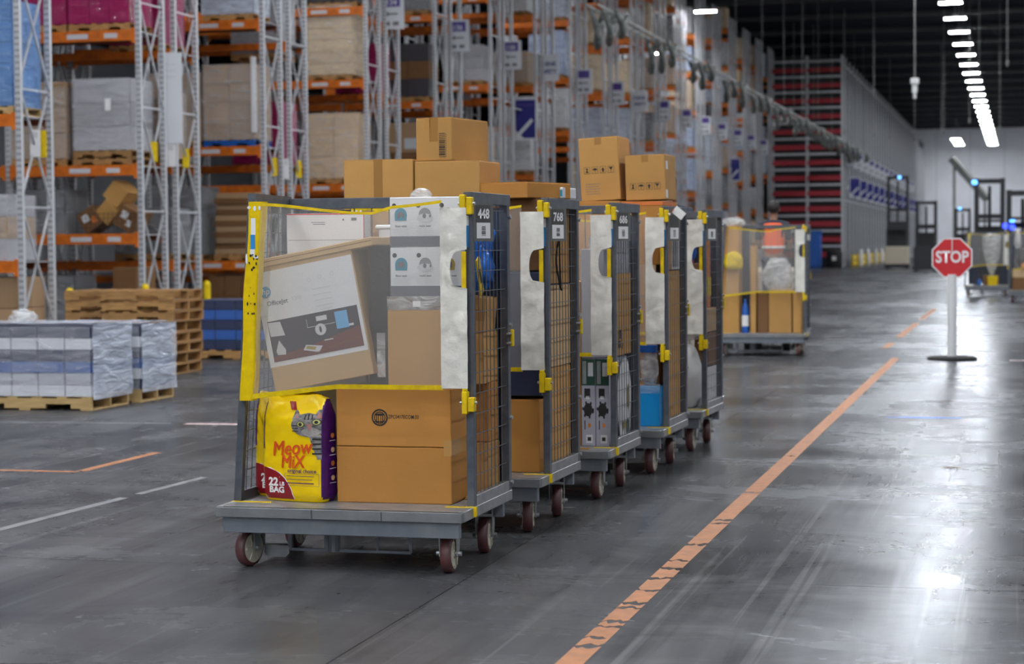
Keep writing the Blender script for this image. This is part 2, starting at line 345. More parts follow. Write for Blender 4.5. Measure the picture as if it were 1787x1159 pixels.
# ------------------------------------------------------------------ setting
ORD = ['zeroth', 'first', 'second', 'third', 'fourth', 'fifth', 'sixth', 'seventh', 'eighth', 'ninth', 'tenth', 'eleventh', 'twelfth', 'thirteenth', 'fourteenth', 'fifteenth', 'sixteenth', 'seventeenth', 'eighteenth', 'nineteenth', 'twentieth']
floor = struct(MB().box(-60, 60, -46, 260, -.4, -.03).build('floor', 'concrete_dark'))
XB = [-60, -15.2, -2.66, 12, 60]; YB = [-46, -9.4, 9.62] + [28.6+19*k for k in range(12)] + [260]
for i in range(len(XB)-1):
    for j in range(len(YB)-1):
        MB().box(XB[i]+.003, XB[i+1]-.003, YB[j]+.003, YB[j+1]-.003, -.03, 0).build('concrete_slab', 'polished_concrete', floor)
struct(MB().box(-60, 60, -46, 260, 15.2, 15.5).build('ceiling', 'ceiling_dark'))
for k in range(22):
    MB().box(-60, 24, 60+k*8.6, 60.2+k*8.6, 14.95, 15.2).build('trim_%d' % (k+1), 'black_metal')['kind'] = 'structure'
bw = struct(MB().box(-60, 60, 247, 247.4, 0, 15.2).build('wall_back', 'wall_white'))
for k in range(9):
    MB().box(-18+k*4, -17.92+k*4, 246.94, 247, 0, 15).build('panel_seam', 'label_grey', bw)
struct(MB().box(24, 24.4, -46, 247, 0, 15.2).build('wall_right', 'wall_white'))
struct(MB().box(-60.4, -60, -46, 247, 0, 15.2).build('wall_left', 'wall_white'))
struct(MB().box(-60, 24, -46.4, -46, 0, 15.2).build('wall_front', 'wall_white'))
# high-bay lamps
lshell = MB().box(-.56, .56, -.26, .26, 0, .09).box(-.14, .14, -.14, .14, .09, .2).mesh('lamp_housing', 'lamp_shell', bevel=.008)
ldiff = MB().box(-.5, .5, -.15, .15, -.03, -.001).mesh('diffuser', 'led')
def lamp(x, y, z, label, group, rod=True):
    t = thing('high_bay_lamp', label, 'ceiling lamp', (x, y, z), 0, group)
    link('housing', lshell, t); link('diffuser', ldiff, t)
    if rod: MB().cyl((0, 0, .2), (0, 0, 15.18-z), .012, 5).build('suspension_rod', 'lamp_shell', t)
nl = 0
for k in range(43):
    y = -45.5 + 6.7*k
    if y < 243: lamp(-3.2, y, 12.7, 'bright white ceiling lamp in the long row hanging over the main aisle', 'lamps over the main aisle')
for x, y0, y1, st, lb in ((7.5, -44, 240, 7., 'right'), (-10.2, -44, 44, 7., 'rack end'), (-21, -8, 27, 8., 'racks')):  # out-of-view rows added to light cart fronts, pallets and racks
    y = y0
    while y < y1:
        lamp(x, y, 12.9, {'right': 'unseen white ceiling lamp added right of the aisle to light the cart fronts', 'rack end': 'unseen white ceiling lamp added to light the parked pallets', 'racks': 'unseen white ceiling lamp added to light the racking'}[lb], 'ceiling lamps out of view, '+lb); y += st
for y in (33.3, 45.7, 58.5, 69.9, 81.6, 93.0, 104.9, 117.0): lamp(-21, y, 12.9, 'unseen white ceiling lamp added to light the racking', 'ceiling lamps out of view, racks')  # further unseen lamps added to light the racks
for y in (226, 232.5, 239): lamp(-7.0, y, 12.9, 'small bright lamp in the short far row left of the long row', 'far lamps by the back wall')
lamp(-15.0, 97.5, 13.0, 'single bright lamp above the rack ends at the top edge', None)
# floor tape
def tape_line(name, label, matn, x0, x1, segs, jag=.05, z=.0015):
    t = thing(name, label, 'floor tape', (0, segs[0][0], 0)); oy = segs[0][0]
    for a, b in segs:
        n = 6; lo = [(x0+(x1-x0)*i/n, a-oy+rnd.uniform(-jag, jag)) for i in range(n+1)]; hi = [(x0+(x1-x0)*i/n, b-oy+rnd.uniform(-jag, jag)) for i in range(n+1)]
        vs = [(x, y, 0.0001) for x, y in lo] + [(x, y, 0.0001) for x, y in hi[::-1]]
        k = len(vs); vs += [(x, y, z) for x, y, _ in vs]
        MB().add(vs, [tuple(range(k))[::-1], tuple(range(k, 2*k))] + [(i, (i+1) % k, k+(i+1) % k, k+i) for i in range(k)]).build('tape_or_light_piece', matn, t)
    return t
segs = []; y = 5.4
cuts = [(7.93, .05), (8.12, .035), (8.36, .03), (8.47, .05), (8.80, .05), (8.93, .06), (9.27, .06), (9.62, .05), (9.93, .08), (10.2, .03), (10.75, .06), (11.6, .03), (11.75, .03), (13.1, .03), (15.4, .03), (18.2, .03), (21.5, .03), (25.2, .04)]
for c, g in cuts:
    segs.append((y, c)); y = c+g
segs.append((y, 28.7))
tape_line('floor_tape_or_light', 'worn orange tape line running along the lane to the stop sign', 'orange_tape', -1.775, -1.665, segs, .035)
tape_line('floor_tape_or_light', 'faded orange tape dashes far down the lane past the stop sign', 'orange_tape', -2.10, -1.98, [(31.5, 33), (35, 41), (43, 49.5)], .05)
tape_line('floor_tape_or_light', 'orange tape strip angled on the floor left of the front cart', 'orange_tape', -6.80, -6.72, [(13.5, 14.85)], .03)
t = thing('floor_tape_or_light', 'orange tape strip across the floor at the left edge of the picture', 'floor tape', (-7.1, 13.45, 0)); MB().box(-.75, .33, -.035, .035, .0001, .0015).build('tape_or_light_piece', 'orange_tape', t)
t = thing('floor_tape_or_light', 'thin white line across the floor in front of the wrapped pallets', 'floor tape', (-8.9, 17.25, 0), R(5)); MB().box(-3, 1.15, -.03, .03, .0001, .0015).build('tape_or_light_piece', 'white_tape', t)
t = thing('floor_tape_or_light', 'red and white hazard tape patch on the floor left of the front cart', 'floor tape', (-7.3, 17.34, 0), R(2)); MB().box(-.3, .3, -.06, .06, .0001, .0015).build('tape_or_light_piece', 'redwhite_tape', t)
t = thing('floor_tape_or_light', 'red and white hazard tape strip on the floor right of the stop sign', 'floor tape', (.35, 28.3, 0)); MB().box(-.5, .5, -.05, .05, .0001, .0015).build('tape_or_light_piece', 'redwhite_tape', t)
t = thing('floor_tape_or_light', 'short stripe of blue vehicle light painted on the floor in front of the stop sign', 'floor tape', (-.88, 19.0, 0)); decal('tape_or_light_piece', 'blue_light_stripe', [ell(0, 0, .36, .06, 24)], t, frame=(Vector((1, 0, 0)), Vector((0, 1, 0)), Vector((0, 0, 1))), lift=.002)  # beam of a vehicle's blue warning light, painted as a flat coloured patch
t = thing('floor_tape_or_light', 'long pale worn stripe on the floor at the left', 'floor tape', (-5.8, 11.2, 0), R(-3))
tape = MB().box(-.035, .035, -.7, .9, .0001, .001).box(-.03, .03, 1.1, 2.1, .0001, .001); tape.build('tape_or_light_piece', 'white_tape', t)
tag(MB().add([(-.1, 0, .002), (0, -.012, .012), (.1, .004, .004), (0, .02, .006)], [(0, 1, 2), (0, 2, 3)]).build('cardboard_scrap', 'tape'), 'small torn brown scrap lying on the floor right of the orange line', 'litter')
bpy.data.objects['cardboard_scrap'].location = (-.49, 14.8, 0)
# ------------------------------------------------------------------ carts
HALF, DL, DZ, TOP = .655, .97, .325, 1.92
CARTS = {}
def caster_meshes():
    Mx = Matrix.Rotation(R(90), 4, 'Y')
    tyre = MB().lathe([(.068, -.026), (.088, -.027), (.096, -.02), (.098, 0), (.096, .02), (.088, .027), (.068, .026)], 24, Mx).mesh('tyre', 'wheel_red', True)
    core = MB().lathe([(.074, -.024), (.074, .024)], 24, Mx)
    core2 = MB(); core2.lathe([(.03, -.034), (.03, .034)], 12, Mx)
    for a in range(6):
        c, s = math.cos(a*math.pi/3), math.sin(a*math.pi/3)
        core2.bar((.028, .03*c, .03*s), (.028, .07*c, .07*s), .014, .014); core2.bar((-.028, .03*c, .03*s), (-.028, .07*c, .07*s), .014, .014)
    core2.lathe([(.066, .024), (.078, .028), (.078, .030), (.066, .030)], 24, Mx).lathe([(.066, -.030), (.078, -.030), (.078, -.028), (.066, -.024)], 24, Mx)
    core.v += []; 
    cm = core.mesh('hub', 'wheel_core', False); sm = core2.mesh('spokes', 'wheel_core')
    fk = MB()
    for s in (-1, 1):
        fk.add([(s*.042, -.03, .21), (s*.042, .07, .21), (s*.042, .02, -.015), (s*.042, -.02, -.015), (s*.048, -.03, .21), (s*.048, .07, .21), (s*.048, .02, -.015), (s*.048, -.02, -.015)],
               [(0, 1, 2, 3), (4, 7, 6, 5), (0, 4, 5, 1), (1, 5, 6, 2), (2, 6, 7, 3), (3, 7, 4, 0)])
    fk.box(-.048, .048, -.03, .07, .1, .115).cyl((0, .03, .115), (0, .03, .135), .035, 12)
    fm = fk.mesh('fork', 'axle_steel')
    ax = MB().cyl((-.065, 0, 0), (.065, 0, 0), .012, 8).mesh('axle', 'bolt')
    return tyre, cm, sm, fm, ax
CAST = caster_meshes()
def lean(y, z):  # left side panel leans inward, more at the front
    k = max(0, (z-DZ)/(TOP-DZ)); return k*(.105 - .085*(y-.25)/.7)
def make_cart(idx, cx, cy, yaw, label, number=None, sleeve=True, dull=False, net=True):
    t = thing('roll_cart', label, 'cart', (cx, cy, 0), R(yaw), 'roll carts')
    CARTS[idx] = t
    # deck
    d = MB().box(-HALF, HALF, 0, DL, DZ-.006, DZ).build('deck', 'deck_steel', t)
    xs = [-HALF, -.135, .235, HALF]
    for i in range(3): MB().box(xs[i]+.001, xs[i+1]-.001, -.004, .03, DZ-.052, DZ).build('front_lip', 'lip_steel', t, bevel=.003)
    MB().box(HALF-.03, HALF+.003, .03, DL, DZ-.052, DZ+.002).build('side_rail', 'deck_steel', t, bevel=.003)
    MB().box(-HALF-.003, -HALF+.03, .03, DL, DZ-.052, DZ+.002).build('side_rail', 'deck_steel', t, bevel=.003)
    MB().box(-HALF+.03, HALF-.03, DL-.03, DL, DZ-.052, DZ-.006).build('rear_lip', 'deck_steel', t)
    MB().box(-HALF+.028, HALF-.02, .02, .06, .192, DZ-.053).build('front_beam', 'beam_steel', t, bevel=.003)
    MB().box(-HALF+.028, HALF-.02, DL-.12, DL-.08, .192, DZ-.053).build('rear_beam', 'beam_steel', t)
    b = MB()
    for x in (-.32, 0, .32): b.box(x-.02, x+.02, .06, DL-.12, .215, DZ-.02)
    b.build('under_frame', 'steel_grey', t)
    h = MB()   # tow hitch cage under the deck
    h.bar((-.36, .28, .075), (.30, .28, .075), .014, .014); h.bar((.30, .28, .075), (.30, .28, .20), .014)
    h.bar((-.36, .28, .075), (-.36, .28, .20), .022); h.bar((.12, .28, .075), (.12, .28, .20), .012); h.cyl((-.12, .28, .07), (-.12, .28, .22), .034, 12)
    h.box(-.165, -.145, .26, .30, .07, .22); h.build('tow_frame', 'beam_steel', t)
    p = MB(); p.box(-.51, -.37, .24, .25, .085, .20)
    p = MB().add([(-.50, .26, .095), (-.36, .26, .095), (-.36, .26, .055), (-.38, .26, .035), (-.48, .26, .035), (-.50, .26, .055), (-.50, .30, .10), (-.36, .30, .10)], [(0, 1, 2, 3, 4, 5), (0, 6, 7, 1)])
    p.bar((-.51, .27, .2), (-.51, .27, .09), .02).bar((-.51, .27, .19), (-.40, .27, .20), .02); p.build('foot_pedal', 'deck_steel', t)
    MB().bar((0, DL-.1, .21), (0, DL+.5, .20), .05, .03).build('tow_bar', 'steel_grey', t)
    # casters
    for sx, sy in ((-1, 0), (1, 0), (-1, 1), (1, 1)):
        c = link('caster', CAST[3], t); c.location = (sx*.54, (.16 if sy == 0 else .83), .098); c.rotation_euler = (0, 0, R(rnd.uniform(-8, 8) + (6 if sx > 0 else -6)))
        for nm, me in (('tyre', CAST[0]), ('hub', CAST[1]), ('spokes', CAST[2]), ('axle', CAST[4])): link(nm, me, c)
    # right side panel
    px = HALF-.02
    MB().box(px-.02, px+.02, .235, .275, DZ, TOP-.01).build('front_post', 'steel_grey', t, bevel=.002)
    MB().box(px-.025, px+.02, DL-.05, DL, DZ, TOP-.01).build('rear_post', 'steel_grey', t, bevel=.002)
    MB().box(px-.022, px+.024, .225, DL+.004, TOP-.058, TOP).build('top_rail', 'steel_grey', t, bevel=.002)
    MB().box(px-.02, px+.02, .275, DL-.05, DZ, DZ+.055).build('bottom_rail', 'deck_steel', t, bevel=.002)
    wm = MB(); n = 8
    for k in range(1, n+1):
        y = .275 + (DL-.05-.275)*k/(n+1); wm.bar((px, y, DZ+.05), (px, y, TOP-.05), .0042)
    for k in range(1, 15):
        z = DZ + .05 + k*.104
        if z < TOP-.07: wm.bar((px+.005, .27, z), (px+.005, DL-.04, z), .0042)
    o = wm.build('wire_mesh', 'wire', t)
    b = MB()
    for z in (TOP-.12, 1.22, .37, .72): b.cyl((px+.02, DL-.02, z), (px+.034, DL-.02, z), .011, 8)
    b.build('bolts', 'bolt', t)
    # left side panel (leans in)
    def L(y, z, dx=0): return (-px+lean(y, z)+dx, y, z)
    MB().bar(L(.255, DZ), L(.255, TOP-.02), .04, .04, (0, 1, 0)).build('front_post', 'steel_grey', t)
    MB().bar(L(DL-.03, DZ), L(DL-.03, TOP-.02), .04, .04, (0, 1, 0)).build('rear_post', 'steel_grey', t)
    MB().bar(L(.235, TOP-.02), L(DL, TOP-.02), .045, .056).build('top_rail', 'steel_grey', t)
    MB().bar(L(.27, DZ+.025), L(DL-.05, DZ+.025), .035, .05).build('bottom_rail', 'steel_grey', t)
    wm = MB()
    for k in range(1, n+1):
        y = .275 + (DL-.05-.275)*k/(n+1); wm.bar(L(y, DZ+.05), L(y, TOP-.05), .0042)
    for k in range(1, 15):
        z = DZ + .05 + k*.104
        if z < TOP-.07: wm.bar(L(.27, z), L(DL-.04, z), .0042)
    wm.build('wire_mesh', 'wire', t)
    # back: rail, two navy sheets, open mesh between
    xl = -px + lean(DL, TOP)
    MB().box(xl, px, DL-.045, DL, TOP-.062, TOP-.004).build('back_rail', 'steel_grey', t, bevel=.002)
    for x0, x1 in ((-px+.1, -.24), (.42, px-.03)):
        s = MB().box(x0, x1, DL-.026, DL-.016, DZ+.02, TOP-.07)
        for k in range(4): xx = x0+(x1-x0)*(k+.5)/4; s.box(xx-.006, xx+.006, DL-.032, DL-.026, DZ+.02, TOP-.07)
        s.build('back_sheet', 'navy_sheet', t)
    wm = MB()
    for k in range(7): x = -.22+k*.1; wm.bar((x, DL-.02, DZ+.02), (x, DL-.02, TOP-.06), .005)
    for k in range(1, 5): z = DZ+k*.31; wm.bar((-.24, DL-.02, z), (.42, DL-.02, z), .005)
    wm.build('wire_mesh', 'wire', t)
    # yellow hinge blocks on the right front post
    for z0, z1 in ((1.815, 1.905), (.80, .915)):
        y = MB()
        if z0 > 1: y.box(px-.035, px-.004, .19, .235, z0, z1).box(px+.0, px+.03, .195, .235, z0-.01, z1-.012).box(px-.04, px+.034, .2, .23, z0+.03, z0+.05)
        else: y.box(px-.03, px-.002, .185, .235, z0, z1+.0).box(px+.0, px+.034, .19, .235, z0+.012, z1-.03).cyl((px-.016, .2, z1-.06), (px-.016, .2, z1+.015), .015, 10)
        hb = y.build('hinge_block', 'yellow', t, bevel=.004)
        b = MB(); b.cyl((px-.045, .21, (z0+z1)/2), (px+.045, .21, (z0+z1)/2), .008, 8); b.build('pin', 'bolt', hb)
    lt = MB().box(px+.022, px+.034, DL-.09, DL-.005, 1.17, 1.18).box(px+.022, px+.034, DL-.09, DL-.005, 1.12, 1.13).build('latch_rod', 'bolt', t)
    MB().box(px+.024, px+.04, DL-.02, DL+.008, 1.105, 1.195).build('latch', 'yellow', t, bevel=.003)
    MB().box(-.02, .02, -.01, .01, 0, .05).build('corner_mark', 'yellow', t).location = (HALF-.02+.018, .21, DZ-.045)
    m2 = MB().box(px-.13, px+.02, .2, .232, DZ, DZ+.0025).build('corner_mark', 'yellow', t)
    m2 = MB().box(-px-.02, -px+.2, .2, .232, DZ, DZ+.0025).build('corner_mark', 'yellow', t)
    # number plate on the side panel
    pl = MB().box(0, .006, 0, .2, 1.67, 1.865).build('number_plate', 'plate_grey', t); pl.location = (px+.014, .272, 0); pl.rotation_euler = (0, 0, R(-14))
    o = (.006, .095, 0)
    decal('placard', 'plate_dark', [rect(-.075, .075, 1.765, 1.855)], pl, o, RIGHT); decal('placard', 'paper_white', [rect(-.07, .07, 1.685, 1.765)], pl, o, RIGHT)
    if number: lettering(number, .068, 'white_ink', pl, (.006, .095, 1.808), RIGHT, .0035, bold=.002, width=1.15)
    rr = random.Random(idx); decal('barcode', 'ink', [rect(-.02+.004*0, .02, 1.70+k*.007, 1.70+k*.007+rr.uniform(.002, .005)) for k in range(7)], pl, o, RIGHT, .003)
    if not net: return t
    # yellow sleeve over the left post
    if sleeve:
        y = MB(); k = 12
        for i in range(k):
            pass
        def sl(u, v):
            z = .855 + 1.03*v; a = 2*math.pi*u; cxx = -px+lean(.25, z)+.035 + .004*math.sin(9*v)
            ex = lambda q: math.copysign(abs(q)**.45, q)
            return (cxx + ex(math.cos(a))*(.040+.003*math.sin(14*v)), .235 + ex(math.sin(a))*.042, z)
        y.grid(sl, 24, k); s = y.build('post_sleeve', 'yellow_sleeve', t, smooth=True)
        dz = lambda z: -px+lean(.25, z)+.035
        decal('sticker', 'paper_white', [rect(dz(1.75)-.014, dz(1.75)+.012, 1.715, 1.8), rect(dz(1.62)-.012, dz(1.62)+.014, 1.605, 1.64)], s, (0, .1915, 0), FRONT, 0)
        decal('sticker', 'sticker_blue', [rect(dz(1.68)-.013, dz(1.68)+.013, 1.64, 1.715)], s, (0, .1915, 0), FRONT, 0)
        sp = [ell(dz(z)+dx, z, rx, rz_, 7) for dx, z, rx, rz_ in ((-.03, 1.855, .010, .008), (.002, 1.85, .009, .014), (.028, 1.852, .007, .012), (-.03, 1.59, .006, .03), (.022, 1.60, .015, .008))]
        decal('worn_patch', 'paper_white', sp, s, (0, .1915, 0), FRONT, 0)
        sp = [ell(dz(z)+rr.uniform(-.028, .028), z, rr.uniform(.002, .007), rr.uniform(.003, .011), 6) for z in [1.565+.055*rr.random() for _ in range(9)] + [1.3+.26*rr.random() for _ in range(12)]]
        decal('worn_patch', 'rubber', sp, s, (0, .1913, 0), FRONT, 0)
    # net curtain
    XR = .505
    def nz(u, v):
        xa = -px+lean(.25, .9+.95*v)+.07; x = xa + (XR-xa)*u
        top = 1.862 - .052*math.sin(math.pi*min(1, u*.78))**1.6 + .028*max(0, min(1, (u-.62)/.1))*(1 if u < 2 else 0)
        bot = .89 + .055*min(1, u*2.2)
        z = bot + (top-bot)*v
        yv = .20 - .035*math.sin(math.pi*u)*math.sin(math.pi*v) + .004*math.sin(u*23+v*5)
        return Vector((x, yv, z))
    nb = MB().grid(lambda u, v: nz(u, v), 26, 18).build('net_curtain', 'net', t, smooth=True)
    for v0, v1, nm in ((-.027, .0, 'bottom_strap'), (1.0, 1.016, 'top_strap')):
        sb = MB()
        f = lambda u, v: nz(u, v0+(v1-v0)*v)
        sb.grid(lambda u, v: f(u, v) - Vector((0, .002, 0)), 26, 2); sb.grid(lambda u, v: f(u, v) + Vector((0, .002, 0)), 26, 2)
        sb.build(nm, 'yellow', nb, smooth=True)
    # canvas edge with hand hole
    from mathutils import noise as NZ
    def cv(u, v):
        z = .93 + .91*v; xr = px+.004
        k = (z-1.53)/.095
        if abs(k) < 1: xr = px-.028 - .055*math.sqrt(1-k*k)**.7
        x = .50 + (xr-.50)*u
        wv = .016*NZ.noise(Vector((x*14, z*5, idx))) + .007*NZ.noise(Vector((x*26, z*17, idx+5)))
        return Vector((x, .185+wv, z))
    c = MB().grid(cv, 9, 74)
    c.build('canvas_edge', 'canvas', t, smooth=True)
    MB().box(px-.026, px-.002, .19, .2, 1.435, 1.62).build('handle', 'yellow', t, bevel=.002)
    st = MB().box(px-.012, px+.004, .228, .2345, 1.64, 1.75).build('sticker', 'sticker_blue', t)
    st = MB().box(px-.012, px+.004, .2275, .2345, 1.75, 1.80).build('sticker', 'paper_white', t)
    return t
make_cart(1, -3.335, 9.46, -.5, 'front cart of the train, numbered 448, with mesh sides and yellow post sleeve', '448')
make_cart(2, -3.29, 10.94, -1.3, 'second cart of the train, numbered 768, full of brown boxes', '768')
make_cart(3, -3.21, 12.49, -1.5, 'third cart of the train, numbered 686, carrying tall grey boxes', '686')
make_cart(4, -3.12, 13.95, -1.5, 'fourth cart of the train, with a bright blue pack at its front corner')
make_cart(5, -3.09, 15.54, -2, 'fifth and last visible cart of the train, carrying white bags')
make_cart(6, -3.68, 28.95, 1.5, 'separate mesh cart ahead of the train, driver in orange vest behind it', sleeve=False)
make_cart(7, -1.0, 60.8, 0, 'far mesh cart right of the stop sign, holding a yellow tub')
make_cart(8, .32, 54.8, 0, 'far mesh cart cut off by the right edge of the picture', sleeve=False)
# ------------------------------------------------------------------ cart loads
def inc(cart, o, x, y, z, rx=0, ry=0, rz=0):
    """place a loose thing in a cart's frame"""
    c = CARTS[cart]; M = Matrix.Translation(c.location) @ Matrix.Rotation(c.rotation_euler.z, 4, 'Z')
    o.matrix_world = M @ Matrix.Translation((x, y, z)) @ Euler((R(rx), R(ry), R(rz))).to_matrix().to_4x4(); return o
def carton(cart, x0, x1, y0, y1, z0, z1, label, matn='cardboard', ry=0, rz=0, tape=None, group=None, name='cardboard_box', flaps=True, cat='box'):
    w, d, h = x1-x0, y1-y0, z1-z0; e = .0012
    b = MB().box(-w/2, w/2, -d/2, d/2, 0, h).build(name, matn, bevel=.004); tag(b, label, cat, group)
    inc(cart, b, (x0+x1)/2, (y0+y1)/2, z0, ry=ry, rz=rz)
    if flaps:
        for s in (-1, 1): MB().box(-w/2+.003, w/2-.003, min(s*.002, s*(d/2-.002)), max(s*.002, s*(d/2-.002)), h, h+.004).build('flap', matn, b)
    if tape == 'v':
        MB().box(-.028, .028, -d/2-e, -d/2, h*.45, h+.004).box(-.028, .028, -d/2-e, d/2, h+.004, h+.0052).build('tape', 'tape', b)
    if tape == 'h':
        MB().box(-w/2, w/2, -d/2-e, -d/2, h*.5-.03, h*.5+.03).build('tape', 'tape', b)
    return b
# cart 1: big carton in two halves
b = carton(1, -.105, .515, .30, .72, DZ, .615, 'large brown box on the front cart deck beside the yellow cat food bags', 'cardboard_brown', flaps=False)
MB().box(-.31, .31, -.21, .21, .293, .592).build('upper_half', 'cardboard_brown', b, bevel=.004)
MB().box(.30, .3115, -.211, .18, .25, .33).build('tape', 'clear_tape', b); MB().box(.27, .3115, -.2112, -.2105, .25, .33).build('tape', 'clear_tape', b)
oo = (-.31, -.21, -DZ)
decal('logo', 'ink', ring(.237, .768, .036, .044, 28) + [rect(.217, .222, .738, .778), rect(.228, .232, .735, .778), rect(.241, .245, .735, .778), rect(.251, .256, .738, .778), ell(.237, .783, .028, .006, 14), rect(.20, .274, .745, .749)] , b, oo)
decal('logo', 'ink', ring(.237, .768, .026, .031, 24), b, oo)
lettering('ZPC0417ECOM.03', .027, 'ink', b, (-.31+.366, -.21, -DZ+.772), bold=.0003, width=.74, space=1.05)
MB().box(.3105, .3120, .1, .14, .40, .50).build('address_label', 'paper_white', b)
decal('address_label_print', 'ink', [rect(.105, .135, .47, .495)], b, (.312, 0, 0), RIGHT)
# printer carton, tilted, resting on bags and big carton
b = carton(1, -.45, .108, .36, .68, .872, 1.565, 'tilted brown printer box with white printed panel behind the net', 'cardboard_pale', flaps=False)
inc(1, b, -.190, .52, .938, ry=-10.5)
MB().box(-.279, .40, -.17, .16, .655, .70).build('top_flap', 'cardboard_pale', b, bevel=.004)
decal('seam', 'cardboard_dark', [rect(-.279, .40, .68, .683)], b, (0, -.17, 0))
F = (-.279, -.16, 0)
decal('printed_panel', 'white_card', [rect(.0, .552, .13, .632)], b, F, lift=.001)
decal('printed_photo', 'photo_dark', [rect(.028, .534, .155, .37)], b, F, lift=.002)
decal('printed_photo', 'photo_wood', [[(.028, .155), (.534, .155), (.534, .265), (.28, .215), (.028, .18)]], b, F, lift=.003)
decal('printed_photo', 'cardboard_dark', [[(.24, .158), (.52, .205), (.52, .209), (.26, .168)]], b, F, lift=.004)
decal('printed_photo', 'pale_print', [[(.035, .29), (.115, .285), (.10, .36), (.03, .365)], [(.055, .19), (.10, .185), (.105, .21), (.075, .265), (.05, .21)], ell(.315, .28, .028, .028, 16), [(.20, .19), (.285, .165), (.31, .195), (.22, .215)], rect(.30, .36, .325, .35), rect(.325, .375, .218, .223), rect(.455, .50, .27, .282)] + ring(.315, .28, .028, .031), b, F, lift=.004)
decal('printed_photo', 'pale_print', [rect(.245, .247, .30, .345), rect(.245, .40, .30, .3025)], b, F, lift=.0045)
decal('printed_photo', 'olive_print', [[(.215, .195), (.265, .18), (.275, .195), (.225, .208)]], b, F, lift=.005)
decal('printed_photo', 'photo_dark', [ell(.315, .28, .007, .018, 10)], b, F, lift=.005)
decal('printed_tag', 'tag_blue', [rect(.405, .475, .265, .355)], b, F, lift=.005)
decal('logo', 'hp_blue', [ell(.05, .525, .03, .03, 24)], b, F, lift=.003)
lettering('hp', .045, 'white_ink', b, (F[0]+.05, F[1], .527), lift=.0045, shear=.25)
lettering('OfficeJet', .034, 'text_grey', b, (F[0]+.105, F[1], .462), lift=.003, bold=.0004); lettering('5200', .028, 'label_grey', b, (F[0]+.215, F[1], .465), lift=.003)
decal('fine_print', 'pale_print', [rect(.31, .41, .40+k*.03, .404+k*.03) for k in range(4)] + [rect(.33, .40, .38, .384), rect(.0, .06, .40, .403)] + ring(.30, .545, .008, .011) + ring(.36, .55, .008, .011) + ring(.43, .555, .008, .011), b, F, lift=.003)
# stacked seat cartons
for k, (z0, z1) in enumerate(((1.39, 1.644), (1.645, 1.90))):
    b = carton(1, .185, .575, .34, .54, z0, z1, ('upper' if k else 'lower') + ' of two stacked white infant seat boxes at the right of the front cart', 'white_card', flaps=False)
    F = (-.195, -.1, 0)
    decal('grey_band', 'grey_band', [rect(.0, .39, .002, .055)], b, F); decal('grey_band', 'grey_band', [rect(.0, .2, .002, .055)], b, (.195, -.1, 0), RIGHT)
    for i, (cx_, m1) in enumerate(((.06, 'teal_print'), (.19, 'grey_print'), (.315, 'olive_print'))):
        decal('printed_picture', m1, [[(cx_-.032, .135), (cx_+.03, .135), (cx_+.034, .165)] + ell(cx_, .165, .033, .035, 10, 0, 180)], b, F, lift=.002)
        if i != 1: decal('printed_picture', 'text_grey', [ell(cx_, .168, .018, .013, 10), rect(cx_-.018, cx_-.006, .148, .168), rect(cx_+.008, cx_+.018, .148, .168)], b, F, lift=.003)
        else: decal('printed_picture', 'pale_print', [ell(cx_, .148, .044, .022, 14)], b, F, lift=.0025); decal('printed_picture', 'text_grey', [ell(cx_-.003, .158, .010, .013, 8), ell(cx_+.028, .157, .006, .008, 8)], b, F, lift=.003)
        decal('printed_dot', 'plate_dark', [ell(cx_-.035, .212, .012, .012, 14)], b, F, lift=.002)
        lettering(('floor seat', 'multi seat', 'booster seat')[i], .016, 'text_grey', b, (F[0]+cx_, F[1], .107), lift=.002, bold=.0003)
        decal('fine_print', 'pale_print', [rect(cx_-.045, cx_+.045, .09-.009*q, .092-.009*q) for q in range(4)], b, F, lift=.002)
    decal('barcode', 'ink', [rect(.02, .07, .08+q*.012, .08+q*.012+.006) for q in range(6)], b, (.195, -.1, 0), RIGHT, .002)
    MB().box(-.0005, .0005, -.1012, -.1, .056, .254).build('seam', 'pale_print', b)
b = carton(1, .175, .50, .34, .56, 1.322, 1.388, 'flat film-wrapped brown pack under the white infant seat boxes', 'cardboard_dark', flaps=False)
MB().grid(lambda u, v: (-.17+.34*u, -.116+.004*math.sin(u*30), -.002+.072*v), 16, 3).build('plastic_film', 'cloudy_plastic', b, smooth=True); MB().box(-.03, .01, -.119, -.117, .015, .045).build('address_label', 'paper_white', b)
carton(1, .168, .505, .335, .545, .918, 1.318, 'plain tan box standing on the large brown box of the front cart')
b = carton(1, -.545, -.098, .76, .86, DZ, 1.83, 'tall flat white carton with red edge at the back of the front cart', 'white_card', flaps=False)
decal('red_edge', 'sign_red', [rect(-.223, .223, 1.498, 1.504), rect(.219, .223, 1.2, 1.5)], b, (0, -.05, 0)); decal('fine_print', 'text_grey', [rect(-.08, .0, 1.455, 1.458), rect(-.07, .0, 1.445, 1.448), rect(.10, .108, 1.465, 1.475), rect(.15, .18, 1.465, 1.48), rect(-.215, .21, 1.36, 1.362)], b, (0, -.05, 0))
carton(1, -.085, .31, .755, .915, DZ, 1.40, 'tall brown box standing at the back of the front cart')
b = MB().grid(lambda u, v: (lambda a, k: (k*.115*math.copysign(abs(math.cos(a))**.4, math.cos(a)), k*.075*math.copysign(abs(math.sin(a))**.4, math.sin(a)), .35*v))(2*math.pi*u, .85+.15*v), 28, 6).build('plastic_bin', 'plastic_white', smooth=True)
MB().box(-.122, .122, -.082, .082, .335, .36).build('lid', 'plastic_white', b, bevel=.008); tag(b, 'white plastic bin with lid behind the printer box', 'bin'); inc(1, b, .085, .835, 1.405)
